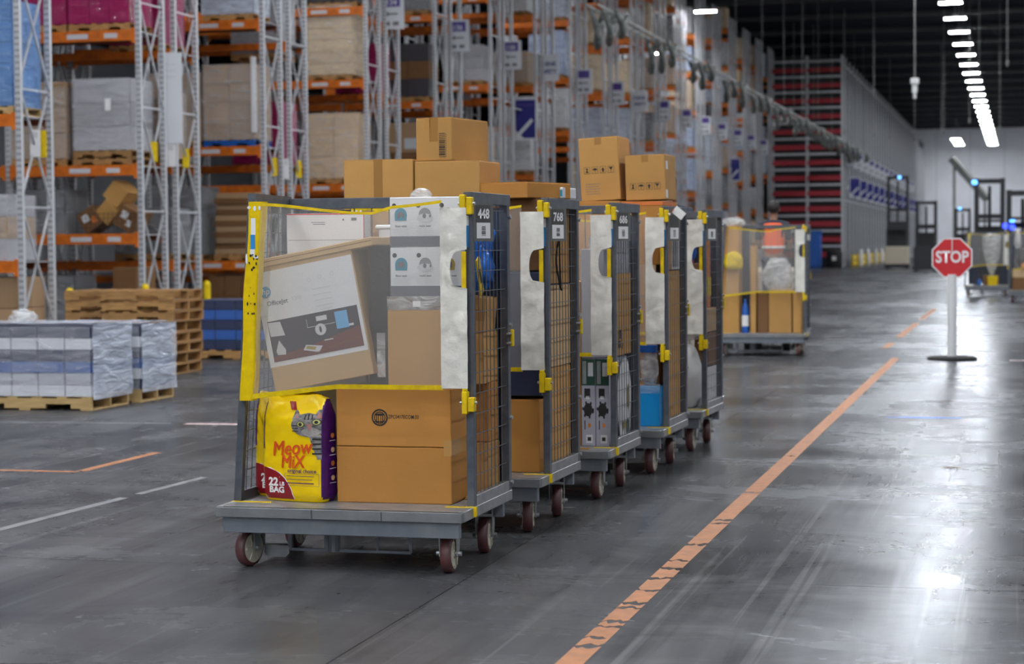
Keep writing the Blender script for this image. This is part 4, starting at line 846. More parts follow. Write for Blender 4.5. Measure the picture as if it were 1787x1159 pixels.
def rack(Y, idx, levels, back_levels=None, double=True, near=True, bays=2):
    t = thing('pallet_rack', '%s pallet rack row from the left, grey uprights and orange beams' % ORD[idx], 'pallet rack', (XE, Y, 0), 0, 'pallet rack rows')
    secs = [(0, levels)] + ([(RD+.55, back_levels or levels)] if double else [])
    for si, (dy, lv) in enumerate(secs):
        for bx in range(bays+1 if near else 2):
            x = -BAY*bx
            post(t, x, dy, RH, True); post(t, x, dy+RD, RH, True)
            n = int(RH/1.95)
            if near and bx == 0:
                for k in range(n):
                    z = .4+k*1.95
                    brace(t, x+.0, dy+.02, dy+RD-.02, z, z); brace(t, x-.02, dy+.02, dy+RD-.02, z+.05, z+1.9); brace(t, x+.02, dy+.02, dy+RD-.02, z+1.9, z+.05)
            else:
                b = MB()
                for k in range(n):
                    z = .4+k*1.95; b.bar((0, dy+.02, z), (0, dy+RD-.02, z), .032); b.bar((-.02, dy+.02, z+.05), (-.02, dy+RD-.02, z+1.9), .032); b.bar((.02, dy+.02, z+1.9), (.02, dy+RD-.02, z+.05), .032)
                o = b.build('bracing', 'galv', t, kind=None); o.location = (x, 0, 0)
        for z in lv:
            for bx in range(bays if near else 1):
                x1 = -BAY*bx-.05; x0 = x1-BAY+.1
                f = beam(t, x0, x1, dy-.03, z, hgt=.2 if si == 0 else .15); beam(t, x0, x1, dy+RD+.03, z, 'rust_beam' if near and si == 0 else 'orange_beam', hgt=.13)
                d_ = MB()
                if near and bx == 0 and si == 0:
                    for a_, b_ in ((.35, .62), (.95, 1.38)): MB().box(BAY-.1-b_, BAY-.1-a_, -.0275, -.025, -.15, -.06).build('bay_label', 'label_grey', f)
            MB().box(-BAY*(bays if near else 1)+.05, -.05, dy, dy+RD, z-.03, z-.012).build('deck_panel', 'galv', t)
    return t
ROWS = [29.95, 34.6, 40.9, 48.0, 54.1, 60.2, 66.1, 71.6, 77.6, 83.4, 89.0, 94.8, 100.8, 106.6, 112.7, 118.7, 124.7, 130.7]
LEV = {1: [1.46, 3.88, 6.3, 8.6, 11.0, 13.2], 2: [1.93, 3.22, 5.74, 8.0, 10.4, 12.8], 3: [1.36, 3.86, 6.60, 8.9, 11.2, 13.4], 4: [1.36, 3.24, 5.86, 7.68, 9.8, 12.2], 5: [1.5, 3.3, 5.72, 8.15, 10.4, 12.6], 6: [1.5, 3.9, 6.65, 9.4, 11.6, 13.6], 7: [1.5, 4.05, 5.7, 7.05, 9.45, 11.5, 13.4]}
for i, Y in enumerate(ROWS):
    k = i+1
    if k not in LEV:
        z = 1.4+.5*rnd.random(); LEV[k] = []
        while z < 14: LEV[k].append(z); z += rnd.uniform(1.7, 2.5)
    bl = [z-.35+.1*(k % 3) for z in LEV[k]] if k > 1 else None
    if k == 2: bl = [1.40, 3.3, 5.5, 7.9, 10.2]
    rack(Y, k, LEV[k], bl, double=k > 1, near=k <= 6)
# --- hand-set loads of the near rows
def lab(t, w, d, h, z0):
    MB().box(w/2-.5, w/2-.38, -d/2-.03, -d/2-.027, z0+h*.55, z0+h*.72).build('address_label', 'paper_white', t); MB().box(w/2+.03, w/2+.033, -d/2+.3, -d/2+.42, z0+h*.7, z0+h*.84).build('address_label', 'sign_red', t)
X0 = XE-.12
Y = ROWS[0]
load(X0-.0, Y+.02, 3.88, 1.15, 1.0, 1.75, 'blue_load', 'tall blue wrapped load on the leftmost rack at the picture edge', 2, 2, 5, 'blue_wrap', 'wood_pale')
load(X0-.15, Y+.02, 1.46, 1.1, 1.0, 1.1, ['grey_load', 'tan_load'], 'grey and tan load on the lower level of the leftmost rack', 3, 2, 3, 'wrap', None)
load(X0, Y+.05, 0, 1.1, 1.0, 1.05, 'tan_load', 'tan boxed load on the floor under the leftmost rack', 2, 2, 2, None, 'wood')
Y = ROWS[1]
load(X0-.05, Y, 5.74, 1.25, 1.0, 1.15, 'pink_load', 'pink film-wrapped load at the top of the second rack', 3, 2, 2, 'pink_wrap', 'wood'); load(X0-1.35, Y, 5.74, 1.25, 1.0, 1.15, 'pink_load', 'pink film-wrapped load farther left on the second rack', 3, 2, 2, 'pink_wrap', 'wood')
load(X0-.08, Y+.02, 3.36, 1.18, 1.0, 1.35, 'grey_load', 'grey-brown film-wrapped load with red sticker on a double pallet in the second rack', 1, 1, 3, 'wrap', 'wood', detail=lab)
p = link('wooden_pallet', PAL['wood'], None); p.location = (X0-.67, Y+.52, 3.22); p.scale = (1, 1, .95); tag(p, 'empty wooden pallet under the grey wrapped load of the second rack', 'pallet')
load(X0-1.4, Y+.02, 3.22, 1.18, 1.0, 1.45, 'tan_load', 'brown film-wrapped load left of the grey one on the second rack', 2, 1, 3, 'wrap', 'wood')
load(X0-1.45, Y, 1.93, 1.1, 1.0, .85, 'dark_load', 'dark bagged load left on the low level of the second rack', 2, 2, 2, 'wrap', None)
# tumbled boxes in the second rack
for x, z, w, rot, lb, mm in ((-.22, 1.935, .42, 28, 'tilted brown box with grey label beside the upright, low in the second rack', 'cardboard_dark'), (-.62, 2.10, .36, 44, 'tan box tipped on its corner in the middle of the tumbled pile', 'cardboard'), (-.98, 1.94, .40, -32, 'brown box with orange and white stickers in the tumbled pile', 'cardboard_dark'), (-.45, 2.43, .38, 40, 'tan box on top of the tumbled pile of the second rack', 'cardboard')):
    b = MB().box(-w/2, w/2, -.3, .3, -w/2, w/2).build('tumbled_box', mm, bevel=.005); tag(b, lb, 'box', 'tumbled boxes'); b.location = (X0+x, Y+.35+.1*abs(z-1.935), z+w*.66); b.rotation_euler = (0, R(rot), 0)
    if 'sticker' in lb or 'label' in lb: MB().box(-.12, .02, -.303, -.3, -.02, .12).build('address_label', 'white_card', b); MB().box(.04, .14, -.303, -.3, -.12, 0).build('address_label', 'orange_flap' if 'orange' in lb else 'white_card', b)
b = MB()
for k in range(5): b.bar((X0-1.2, Y+.0, 1.95+k*.09), (X0, Y+.0, 1.95+k*.09), .008)
for k in range(14): b.bar((X0-1.2+k*.092, Y, 1.94), (X0-1.2+k*.092, Y, 2.32), .006)
o = b.build('wire_basket', 'black_metal'); tag(o, 'low dark wire basket front holding the tumbled boxes', 'wire basket')
load(X0-.05, Y+1.7, 1.40, 1.2, .95, .9, 'dark_load', 'dark wrapped load deep inside the second rack', 1, 1, 2, 'wrap', 'wood'); load(X0-.02, Y+.05, 0, .5, .9, 1.3, 'cardboard_dark', 'tall dark brown carton on the floor of the second rack', 1, 1, 1, None, None, name='tall_carton'); load(X0-1.3, Y+.05, 0, 1.1, .9, 1.0, 'dark_load', 'dark load on the floor of the second rack', 2, 1, 2, 'wrap', 'wood')
load(X0-.1, Y+1.7, 3.3, 1.2, .95, 1.3, 'tan_load', 'tan load in the rear of the second rack seen through the uprights', 2, 1, 3, 'wrap', 'wood'); load(X0-.1, Y+1.7, 5.5, 1.2, .95, 1.3, 'pink_load', 'pink load in the rear of the second rack seen through the uprights', 2, 1, 3, 'pink_wrap', 'wood')
Y = ROWS[2]
def corner(t, w, d, h, z0): MB().box(w/2-.06, w/2+.02, -d/2-.035, -d/2-.02, z0+.15, z0+h+.15).box(w/2+.01, w/2+.03, -d/2-.03, -d/2+.08, z0+.15, z0+h+.15).build('corner_board', 'white_card', t)
load(X0-.08, Y, 3.86, 1.2, 1.0, 1.65, 'tan_load', 'brown wrapped load with white corner board on a blue pallet in the third rack', 2, 2, 4, 'wrap', 'blue_plastic', detail=corner)
load(X0-.08, Y, 6.60, 1.2, 1.0, 1.3, 'grey_load', 'grey wrapped load at the top of the third rack', 2, 2, 3, 'wrap_heavy', 'wood')
t = load(X0-.1, Y+.05, 1.36, 1.0, .9, 1.35, ['tan_load', 'cardboard_dark'], 'stack of flat folded cartons on the low level of the third rack', 1, 1, 11, None, 'wood', jitter=.08)
load(X0-.1, Y+1.7, 3.4, 1.2, .95, 1.4, 'pink_load', 'pink wrapped load in the rear of the third rack', 2, 1, 3, 'pink_wrap', 'wood'); load(X0-.1, Y+1.7, 5.9, 1.2, .95, 1.4, 'grey_load', 'grey load in the rear of the third rack', 2, 1, 3, 'wrap', 'wood')
load(X0-.1, Y+.05, 0, 1.15, .95, .9, 'cardboard_dark', 'brown boxes on the floor of the third rack', 3, 2, 2, None, 'wood'); load(X0-1.35, Y, 3.86, 1.2, 1.0, 1.5, 'tan_load', 'brown wrapped load farther left on the third rack', 2, 2, 3, 'wrap', 'wood'); load(X0-1.35, Y, 1.36, 1.2, 1.0, 1.5, 'dark_load', 'dark load farther left on the low level of the third rack', 2, 2, 3, 'wrap', 'wood')
Y = ROWS[3]
load(X0-.25, Y, 5.86, 1.2, 1.0, 1.75, 'cream_load', 'cream cartons stacked high on a pallet in the fourth rack', 1, 1, 6, 'wrap', 'wood'); load(X0-.1, Y, 3.24, 1.35, 1.0, 1.65, 'cardboard_pale', 'pale brown film-wrapped cartons in the fourth rack', 2, 2, 3, 'wrap', 'wood')
load(X0-.1, Y, 7.68, 1.3, 1.0, 1.3, 'dark_load', 'dark load at the top of the fourth rack', 2, 1, 3, None, 'wood'); load(X0-.1, Y, 1.36, 1.3, 1.0, 1.3, 'tan_load', 'tan load low in the fourth rack', 2, 1, 3, 'wrap', 'wood')
load(X0-.1, Y+1.7, 5.5, 1.2, .95, 1.3, 'pink_load', 'pink load in the rear of the fourth rack', 2, 1, 3, 'pink_wrap', 'wood')
Y = ROWS[4]
load(X0-.05, Y, 5.72, 1.3, 1.0, 1.5, ['dark_load', 'cardboard_dark'], 'dark brown load with pale drape in the fifth rack', 2, 2, 3, None, 'wood')
load(X0-.05, Y, 3.3, 1.3, 1.0, 1.7, ['cardboard_dark', 'tan_load'], 'dark cartons with white label in the fifth rack', 1, 1, 2, None, 'wood', detail=lambda t, w, d, h, z0: MB().box(-.1, .35, -d/2-.006, -d/2, z0+.95, z0+1.25).build('address_label', 'label_grey', t))
load(X0-.05, Y, 8.15, 1.3, 1.0, 1.6, 'dark_load', 'black load at the top of the fifth rack', 2, 2, 2, 'wrap', 'wood')
# --- generated loads of the far rows, one per level
LOADM = [('tan_load', 'brown', 'wrap'), ('white_load', 'white', 'wrap_heavy'), ('cream_load', 'cream', 'wrap'), ('grey_load', 'grey', 'wrap_heavy'), ('tan_load', 'brown', 'wrap'), ('dark_load', 'dark', 'wrap'), ('cream_load', 'cream', 'wrap_heavy'), ('cardboard_pale', 'tan', 'wrap'), ('white_load', 'white', 'wrap'), ('white_load', 'white', 'wrap'), ('pink_load', 'pink', 'pink_wrap'), ('cream_load', 'cream', 'wrap'), ('grey_load', 'grey', 'wrap'), ('dark_load', 'dark', 'wrap'), ('blue_load', 'pale blue', 'wrap_heavy')]
for i, Y in enumerate(ROWS):
    k = i+1
    if k < 6: continue
    lv = [0] + LEV[k]
    for q, z in enumerate(lv):
        if (Y < 80 and z > 3+ (420/3480)*Y+2) or z > 14: continue
        gap = (lv[q+1] if q+1 < len(lv) else z+2) - z - .35
        if rnd.random() < .08 or gap < .7: continue
        mm, cn, wr = rnd.choice(LOADM); hh = max(.5, min(gap-.14, rnd.uniform(1.0, 1.8)))
        load(X0-rnd.uniform(0, .15), Y, z, rnd.choice((1.15, 1.3)), 1.0, hh, mm, '%s wrapped load on the %s of the %s rack row' % (cn, 'floor' if q == 0 else ORD[q]+' level', ORD[k]), 1 if k > 11 else 2, 1, 2 if hh < .9 else 3, wr, 'wood')
# --- signs at the row ends
def wbox(n, m_, p, *a): return MB().box(*a).build(n, m_, p)
SN = {4: '134', 5: '136', 6: '138'}
SIGNY = [(49.6, 4), (55.9, 5), (62.1, 6), (73.0, 8), (79.2, 9), (90.1, 11), (96.4, 12), (102.4, 13), (108.2, 14), (114.6, 15), (120.3, 16), (126.3, 17), (132.3, 18)]
for y, k in SIGNY:
    t = thing('aisle_sign', 'white aisle sign with purple number block at the end of the %s rack row' % ORD[k], 'sign', (-15.82, y, 7.72), 0, 'aisle signs')
    wbox('panel', 'sign_grey', t, -.34, .34, -.012, .012, -.46, .46); o = (0, -.012, 0)
    decal('number_block', 'sign_purple', [rect(-.24, .24, .12, .40)], t, o)
    if k in SN: lettering(SN[k], .2, 'sign_grey', t, (0, -.012, .23), lift=.003, bold=.004)
    decal('arrow', 'text_grey', [[(-.2, -.06), (-.08, .01), (-.08, -.13)], rect(-.08, .18, -.085, -.04)], t, o); decal('small_print', 'text_grey', [rect(-.2, -.04, -.36, -.26), rect(.04, .2, -.36, -.26)], t, o)
    wbox('bracket', 'galv', t, -.3, -.1, .012, .12, -.35, -.25)
for y in (67.3, 84.2):
    t = thing('safety_sign', 'white think safety sign at the %s rack row' % ('seventh' if y < 70 else 'tenth'), 'sign', (-15.82, y, 7.75), 0, 'safety signs'); wbox('panel', 'sign_grey', t, -.37, .37, -.012, .012, -.46, .46)
    lettering('THINK', .22, 'sign_blue', t, (0, -.012, .12), lift=.003, bold=.006, width=.9); lettering('SAFETY', .2, 'sign_blue', t, (0, -.012, -.14), lift=.003, bold=.006, width=.9); wbox('bracket', 'galv', t, -.3, -.1, .012, .12, -.35, -.25)
def arrow_sign(x, y, z, label, s=1., group='blue arrow signs'):
    t = thing('arrow_sign', label, 'sign', (x, y, z), 0, group); wbox('panel', 'sign_grey', t, -.37*s, .37*s, -.012, .012, -.66*s, .66*s); o = (0, -.012, 0)
    decal('blue_field', 'sign_blue', [rect(-.32*s, .32*s, -.6*s, .6*s)], t, o); decal('arrow', 'sign_grey', [[(-.32*s, -.6*s), (-.06*s, -.6*s), (-.32*s, -.34*s)], [(-.24*s, -.42*s), (-.16*s, -.5*s), (.26*s, -.06*s), (.18*s, .02*s)]], t, o, lift=.003)
    wbox('bracket', 'galv', t, -.6*s, -.3*s, .012, .06, -.1, .1); decal('caption', 'sign_purple', [rect((-.26+.09*k)*s, (-.2+.09*k)*s, .40*s, .48*s) for k in range(6)], t, o, lift=.003); return t
t = arrow_sign(-15.85, 64.1, 5.8, 'large blue arrow sign on the rack end in front of the seventh row', 1.05); MB().bar((-.15, -1.2, .3), (-.15, .01, .3), .05).build('arm', 'galv', t); arrow_sign(-15.85, 113.6, 5.84, 'smaller blue arrow sign far down the left rack row ends')
# flags, white boards and yellow tags on near uprights
for x, y, z, w, h, m_, lb in ((XE+.05, ROWS[1]+1.3, 4.55, .46, 1.75, 'sign_grey', 'tall blank white banner between the uprights of the second rack'), (XE+.03, ROWS[1]+1.32, 3.45, .2, .45, 'white_card', 'small white label board under the banner of the second rack'), (XE+.03, ROWS[1]+.55, 3.48, .13, .38, 'yellow', 'yellow tag on the front frame of the second rack'), (XE+.03, ROWS[1]+2.05, 3.42, .13, .38, 'yellow', 'yellow tag on the rear frame of the second rack'), (XE+.03, ROWS[0]+.48, 3.42, .17, .45, 'white_card', 'white label board on the leftmost rack frame'), (XE+.03, ROWS[0]+.75, 3.42, .13, .45, 'yellow', 'yellow tag beside the white board on the leftmost rack frame'), (XE+.03, ROWS[2]+.55, 3.42, .13, .40, 'yellow', 'yellow tag on the front frame of the third rack'), (XE+.03, ROWS[2]+2.1, 3.42, .13, .40, 'yellow', 'yellow tag on the rear frame of the third rack'), (XE+.03, ROWS[2]+1.3, 3.4, .13, .45, 'white_card', 'white label board between the frames of the third rack')):
    b = MB().box(-w/2, w/2, -.006, .006, -h/2, h/2).build('label_board', m_); tag(b, lb, 'board' if m_ != 'yellow' else 'tag'); b.location = (x, y, z); b.rotation_euler = (0, 0, R(14))
    if m_ != 'yellow': decal('print', 'text_grey' if w < .3 else 'label_grey', [rect(-w*.25+.0*k, w*.25, h*(.36-.07*k), h*(.38-.07*k)) for k in range(3)], b, (0, -.006, 0))
# yellow upright guards
for x, y, lb in ((XE+.25, ROWS[0]-.02, 'yellow post guard at the foot of the leftmost rack'), (XE+.12, ROWS[1]+2.78, 'yellow post guard at the rear foot of the second rack'), (XE+.1, ROWS[1]-.1, 'yellow post guard at the front foot of the second rack')):
    if 'leftmost' in lb: y = ROWS[0]+1.2
    b = MB().tube([(0, 0, 0), (0, 0, .92), (0, .02, .97)], [.075, .075, .05], 12).box(-.12, .12, -.12, .12, 0, .012).build('post_guard', 'yellow'); tag(b, lb, 'post guard', 'yellow post guards'); b.location = (x, y, 0)
# ------------------------------------------------------------------ floor pallets at the left
def side_film(t, w, d, h, z0):
    MB().grid(lambda u, v: (w/2+.035+.012*NZ.noise(Vector((u*7, v*9, w*5))), -d/2-.02+(d+.04)*u, z0-.03+(h+.05)*v), 14, 14).build('side_film', 'wrap_heavy', t, smooth=True)
    MB().grid(lambda u, v: (-w/2+w*u, -d/2+d*v, z0+h+.03+.01*NZ.noise(Vector((u*9, v*9, w)))), 14, 10).build('top_film', 'wrap_heavy', t, smooth=True)
load(-9.17, 18.57, 0, 1.5, .88, .72, ['pack_light', 'pack_grey', 'pack_blue', 'pack_navy', 'pack_light', 'pack_navy'], 'near film-wrapped pallet of grey and blue packs at the left edge', 5, 2, 6, 'wrap', 'wood_pale', group='wrapped pallets on the floor', detail=side_film)
b = lump('film_bundle', 'cloudy_plastic', None, (0, 0, .04), (.14, .12, .08), 4.2, .3); tag(b, 'crumpled clear film lying on the near wrapped pallet', 'film'); b.location = (-10.1, 18.9, .90)
load(-9.12, 19.63, 0, 1.3, .86, .68, ['pack_navy', 'pack_light', 'pack_blue', 'pack_navy', 'pack_light', 'pack_navy'], 'farther film-wrapped pallet of blue and white packs at the left', 5, 2, 6, 'wrap', 'wood_pale', group='wrapped pallets on the floor', detail=side_film)
load(-10.55, 27.44, 0, 1.32, .95, .74, ['pack_navy', 'pack_blue'], 'blue wrapped pallet behind the yellow sleeve of the front cart', 4, 2, 5, 'wrap', 'wood', group='wrapped pallets on the floor')
# loose pallet stack, board by board
def board_pallet(x, y, z, rz, label, w=1.55, d=.95):
    t = thing('wooden_pallet', label, 'pallet', (x, y, z), rz, 'stacked wooden pallets')
    if 'st' not in POSTM:
        sb = MB().box(-w/2, w/2, -.02, .02, .066, .118)
        for xa, xb in ((-.5, -.36), (-.16, .16), (.36, .5)): sb.box(w*xa, w*xb, -.02, .02, .018, .066)
        POSTM['st'] = sb.mesh('stringer', 'wood')
    for yy in (-d/2+.02, 0, d/2-.02): link('stringer', POSTM['st'], t).location = (0, yy, 0)
    for k in range(8): xx = -w/2+.05+(w-.1)*k/7; sbox('deck_board', 'wood', xx-.045, xx+.045, -d/2, d/2, .119, .136, t)
    for k in range(4): xx = -w/2+.05+(w-.1)*k/3; sbox('bottom_board', 'wood', xx-.045, xx+.045, -d/2, d/2, 0, .017, t)
for k in range(8):
    board_pallet(-11.43+rnd.uniform(-.03, .03), 24.45+rnd.uniform(-.02, .02), k*.138, R(rnd.uniform(-1.5, 1.5)), '%s wooden pallet from the floor in the loose pallet stack' % ORD[k+1])
# ------------------------------------------------------------------ stop sign
t = thing('stop_sign', 'red octagonal stop sign on a white post standing in the aisle', 'sign', (-.93, 28.4, 0), R(2))
MB().lathe([(.34, 0), (.34, .03), (.30, .045), (.06, .05)], 28).build('base', 'rubber', t)
MB().cyl((0, 0, .05), (0, 0, 1.19), .062, 18).build('post', 'white_metal', t, smooth=False); wbox('post_top', 'white_metal', t, -.06, .06, -.016, .012, 1.0, 1.22)
oct_ = lambda r: [(r/math.cos(R(22.5))*math.cos(R(22.5+45*k)), 1.42+r/math.cos(R(22.5))*math.sin(R(22.5+45*k))) for k in range(8)]
b = MB(); o8 = oct_(.275); b.add([(x, -.02, z) for x, z in o8]+[(x, -.012, z) for x, z in o8], [tuple(range(8)), tuple(range(8, 16))[::-1]]+[(i, (i+1) % 8, 8+(i+1) % 8, 8+i) for i in range(8)]); b.build('octagon_plate', 'sign_white', t)
decal('red_field', 'sign_red', [oct_(.258)], t, (0, -.0205, 0)); lettering('STOP', .225, 'sign_white', t, (0, -.0205, 1.425), lift=.004, bold=.006, width=.83); wbox('crease', 'white_metal', t, -.006, .006, -.027, -.022, 1.43, 1.69)
# ------------------------------------------------------------------ right racking block with red beams
RX, RY = -11.27, 131.0
t = thing('red_beam_rack', 'tall racking block with red and grey beams at the end of the left rack rows', 'pallet rack', (RX, RY, 0))
for bx in (0, 2.28, 4.56): post(t, -bx, 0, 13.8, False); post(t, -bx, 1.0, 13.8, False)
for k in range(13):
    z = .95+1.0*k
    for bx in (0, 1):
        beam(t, -2.23-2.28*bx, -.05-2.28*bx, -.03, z, 'red_beam', .26, False); beam(t, -2.23-2.28*bx, -.05-2.28*bx, -.03, z+.52, 'galv', .14, False); beam(t, -2.23-2.28*bx, -.05-2.28*bx, .9, z+.1, 'red_beam', .16, False)
MB().box(-4.55, 0, 1.2, 1.3, 0, 13.6).build('back_net', 'black_metal', t)
y = 0; n = 0
while RY+y < 243:
    y += 3.0; n += 1
    post(t, 0, y, 13.8 - (1.3 if y > 100 else 0), False)
    o = MB().box(-.09, -.08, y-2.96, y-.04, .3, 13.5).build('side_net', 'side_net', t)
for z in (4.4, 13.3):
    MB().bar((-.04, 0, z), (-.04, 111, z), .04, .06).build('side_rail', 'galv', t)
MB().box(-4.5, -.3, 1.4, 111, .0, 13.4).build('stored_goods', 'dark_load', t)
for k in range(14):
    y = RY+2.5+5.6*k; t = thing('aisle_sign', 'white aisle sign on the side of the far racking block, %s from the front' % ORD[k+1], 'sign', (RX+.42, y, 7.2), 0, 'far aisle signs'); wbox('panel', 'sign_grey', t, -.36, .36, -.012, .012, -.5, .5); decal('number_block', 'sign_purple', [rect(-.26, .26, .12, .42)], t, (0, -.012, 0)); decal('small_print', 'text_grey', [rect(-.2, .2, -.32, -.22)], t, (0, -.012, 0))
    wbox('bracket', 'galv', t, -.42, -.36, -.02, .02, -.1, .1)
for k in range(14): arrow_sign(RX+.5, RY+4+6.2*k, 5.3, 'blue arrow sign on the far racking block, %s from the front' % ORD[k+1], 1.0, 'far blue arrow signs')
for k in range(9):
    y = RY+2+4*k; t = thing('guard_rail', 'yellow guard rail along the far racking block, %s from the front' % ORD[k+1], 'guard rail', (RX+.5, y, 0), 0, 'yellow guard rails'); MB().bar((0, 0, .62), (0, 3.7, .62), .06, .3).build('rail', 'yellow', t); MB().bar((0, 0, .25), (0, 3.7, .25), .06, .3).build('rail', 'yellow', t); MB().box(-.06, .06, 0, .12, 0, .85).build('post', 'yellow', t)
for k in range(5):
    b = lump('white_bag', 'white_load', None, (0, 0, .5), (.16, .2, .66), k*1.3, .15); tag(b, 'white bag leaning by the far guard rail, %s from the front' % ORD[k+1], 'bag', 'white bags by the guard rail'); b.location = (RX+.78, RY+5.5+7*k, 0)
b = MB().box(-.75, .75, -.6, .6, .1, 2.3).box(-.8, .8, -.65, .65, 2.3, 2.4).box(-.7, .7, -.55, .55, 0, .1).build('blue_bin', 'blue_plastic', bevel=.03); tag(b, 'large blue bin in front of the red beam racking', 'bin'); b.location = (-13.2, 129, 0)
b = MB().lathe([(.42, 0), (.5, .1), (.52, 1.0), (.44, 1.15), (.2, 1.2)], 18).build('black_drum', 'rubber', smooth=True); tag(b, 'round black drum beside the blue bin', 'drum'); b.location = (-11.55, 128.6, 0); MB().box(-.1, .14, -.54, -.525, .5, .75).build('sticker', 'paper_white', b)
# overhead cable tray with drooping loops
t = thing('cable_tray', 'grey overhead cable tray with drooping looped cables along the rack ends', 'cable tray', (-10.6, 50, 7.75))
MB().bar((-.15, 0, 0), (-.15, 98, 0), .03, .06).build('side_rail', 'cable_grey', t); MB().bar((.15, 0, 0), (.15, 98, 0), .03, .06).build('side_rail', 'cable_grey', t)
b = MB()
for k in range(98): b.bar((-.15, k, -.02), (.15, k, -.02), .03, .02)
b.build('rungs', 'cable_grey', t)
for k in range(12):
    y = 2.5+8*k
    for q in range(3):
        xx = -.3+.25*q; dr = rnd.uniform(.5, .95)
        MB().tube([(xx+.1*math.sin(a*2), y+1.5*a/3.1416-.75+.4*q-.4, .05-dr*math.sin(a)) for a in [math.pi*i/10 for i in range(11)]], .085, 6).build('cable_loop', 'cable_grey', t, smooth=True)
    MB().cyl((0, y, 0), (0, y, 7.45), .012, 5).build('hanger_rod', 'cable_grey', t)
# power drop
t = thing('power_drop', 'white socket box hanging on a long cable from the dark ceiling', 'pendant', (-3.55, 70, 6.75)); MB().box(-.09, .09, -.06, .06, 0, .32).box(-.14, .14, -.09, .09, .3, .5).cyl((0, 0, -.2), (0, 0, 0), .06, 10).build('socket_box', 'white_metal', t, bevel=.01); MB().cyl((0, 0, .5), (0, 0, 8.45), .03, 6).build('cable', 'cable_grey', t)
for k, (x, y) in enumerate(((-10, 118), (-8.6, 122), (-6.5, 128), (-4.4, 120), (-2.7, 110), (-2.0, 100), (-1.2, 118), (-12.6, 126), (-13.6, 124), (-9.4, 150), (-5.3, 140), (-7.4, 105), (-.6, 90), (-11.8, 112))):
    b = MB().cyl((0, 0, 0), (0, 0, 15.2-(9.5 if k > 8 else 8.2)), .02, 5).cyl((0, 0, -.25), (0, 0, 0), .05, 6).build('hanging_cable', 'cable_grey'); tag(b, 'thin cable hanging from the dark ceiling over the far aisle', 'cable', 'thin ceiling cables'); b.location = (x, y, 9.5 if k > 8 else 8.2)
# inclined grey duct near the back wall
b = MB().bar((-5.6, 170, 8.5), (-2.75, 169, 5.1), .75, .5).bar((-5.4, 170, 8.2), (-5.4, 170, 0), .2).bar((-2.9, 169, 5.2), (-2.9, 169, 0), .2).build('conveyor_chute', 'cable_grey'); tag(b, 'inclined grey conveyor chute in front of the back wall', 'conveyor')
# ------------------------------------------------------------------ reach trucks
def truck(x, y, s, mast, label, cream=True, lamps=(('blue_lamp', 0.),), rz=0):
    t = thing('reach_truck', label, 'forklift', (x, y, 0), R(rz), 'forklifts')
    MB().box(-.62*s, .62*s, -.5, .9, .25, 1.35).build('body', 'cream_body' if cream else 'black_metal', t, bevel=.04); MB().box(-.66*s, .66*s, -.55, .95, .08, .3).build('skirt', 'black_metal', t)
    for sx in (-1, 1):
        MB().box(sx*.5*s-.09, sx*.5*s+.09, 1.0, 1.25, .1, mast).build('mast_rail', 'black_metal', t); MB().cyl((sx*.5*s-.08, -.2, .14), (sx*.5*s+.08, -.2, .14), .14, 14).build('wheel', 'rubber', t); MB().cyl((sx*.5*s-.08, .8, .14), (sx*.5*s+.08, .8, .14), .14, 14).build('wheel', 'rubber', t); MB().box(sx*.3*s-.06, sx*.3*s+.06, 1.25, 2.4, .12, .18).build('fork', 'black_metal', t)
    for z in (mast-.2, mast*.62): MB().box(-.5*s, .5*s, 1.02, 1.2, z, z+.18).build('cross_member', 'black_metal', t)
    MB().box(-.5*s, .5*s, .5, 1.0, 1.35, min(2.9, mast*.55)).build('cab_cage', 'black_metal', t); MB().box(-.55*s, .55*s, -.4, 1.0, 2.35, 2.43).build('overhead_guard', 'black_metal', t)
    for sx in (-1, 1): MB().bar((sx*.5*s, -.35, 1.3), (sx*.5*s, -.3, 2.38), .07).build('guard_post', 'black_metal', t)
    MB().cyl((0, .95, 1.3), (0, .95, mast-.3), .06, 8).build('lift_cylinder', 'black_metal', t)
    for nm, dx, dz in lamps: MB().box(dx-.1, dx+.1, .9, 1.0, dz-.08, dz+.08).build('warning_lamp', nm, t, bevel=.03)
truck(-7.35, 124, 1.15, 5.7, 'black reach truck with cream body and raised blue lamp by the far racking', True, (('blue_lamp', .1, 5.6),))
truck(-5.1, 112, 1.0, 3.9, 'dark low truck beside the cream reach truck', False, ())
truck(-3.9, 140, .9, 3.9, 'most distant reach truck above the stop sign with blue lamp', False, (('blue_lamp', -.2, 3.9),))
truck(-1.15, 76, .95, 4.0, 'tall black reach truck behind the yellow tub cart', False, (('blue_lamp', -.55, 3.85), ('green_lamp', -.42, 2.0)))
truck(.05, 68, .9, 3.35, 'black reach truck at the right edge with deep blue lamps', False, (('deep_blue_lamp', -.55, 2.15), ('deep_blue_lamp', -.35, 2.1), ('blue_lamp', -.35, 2.35)))
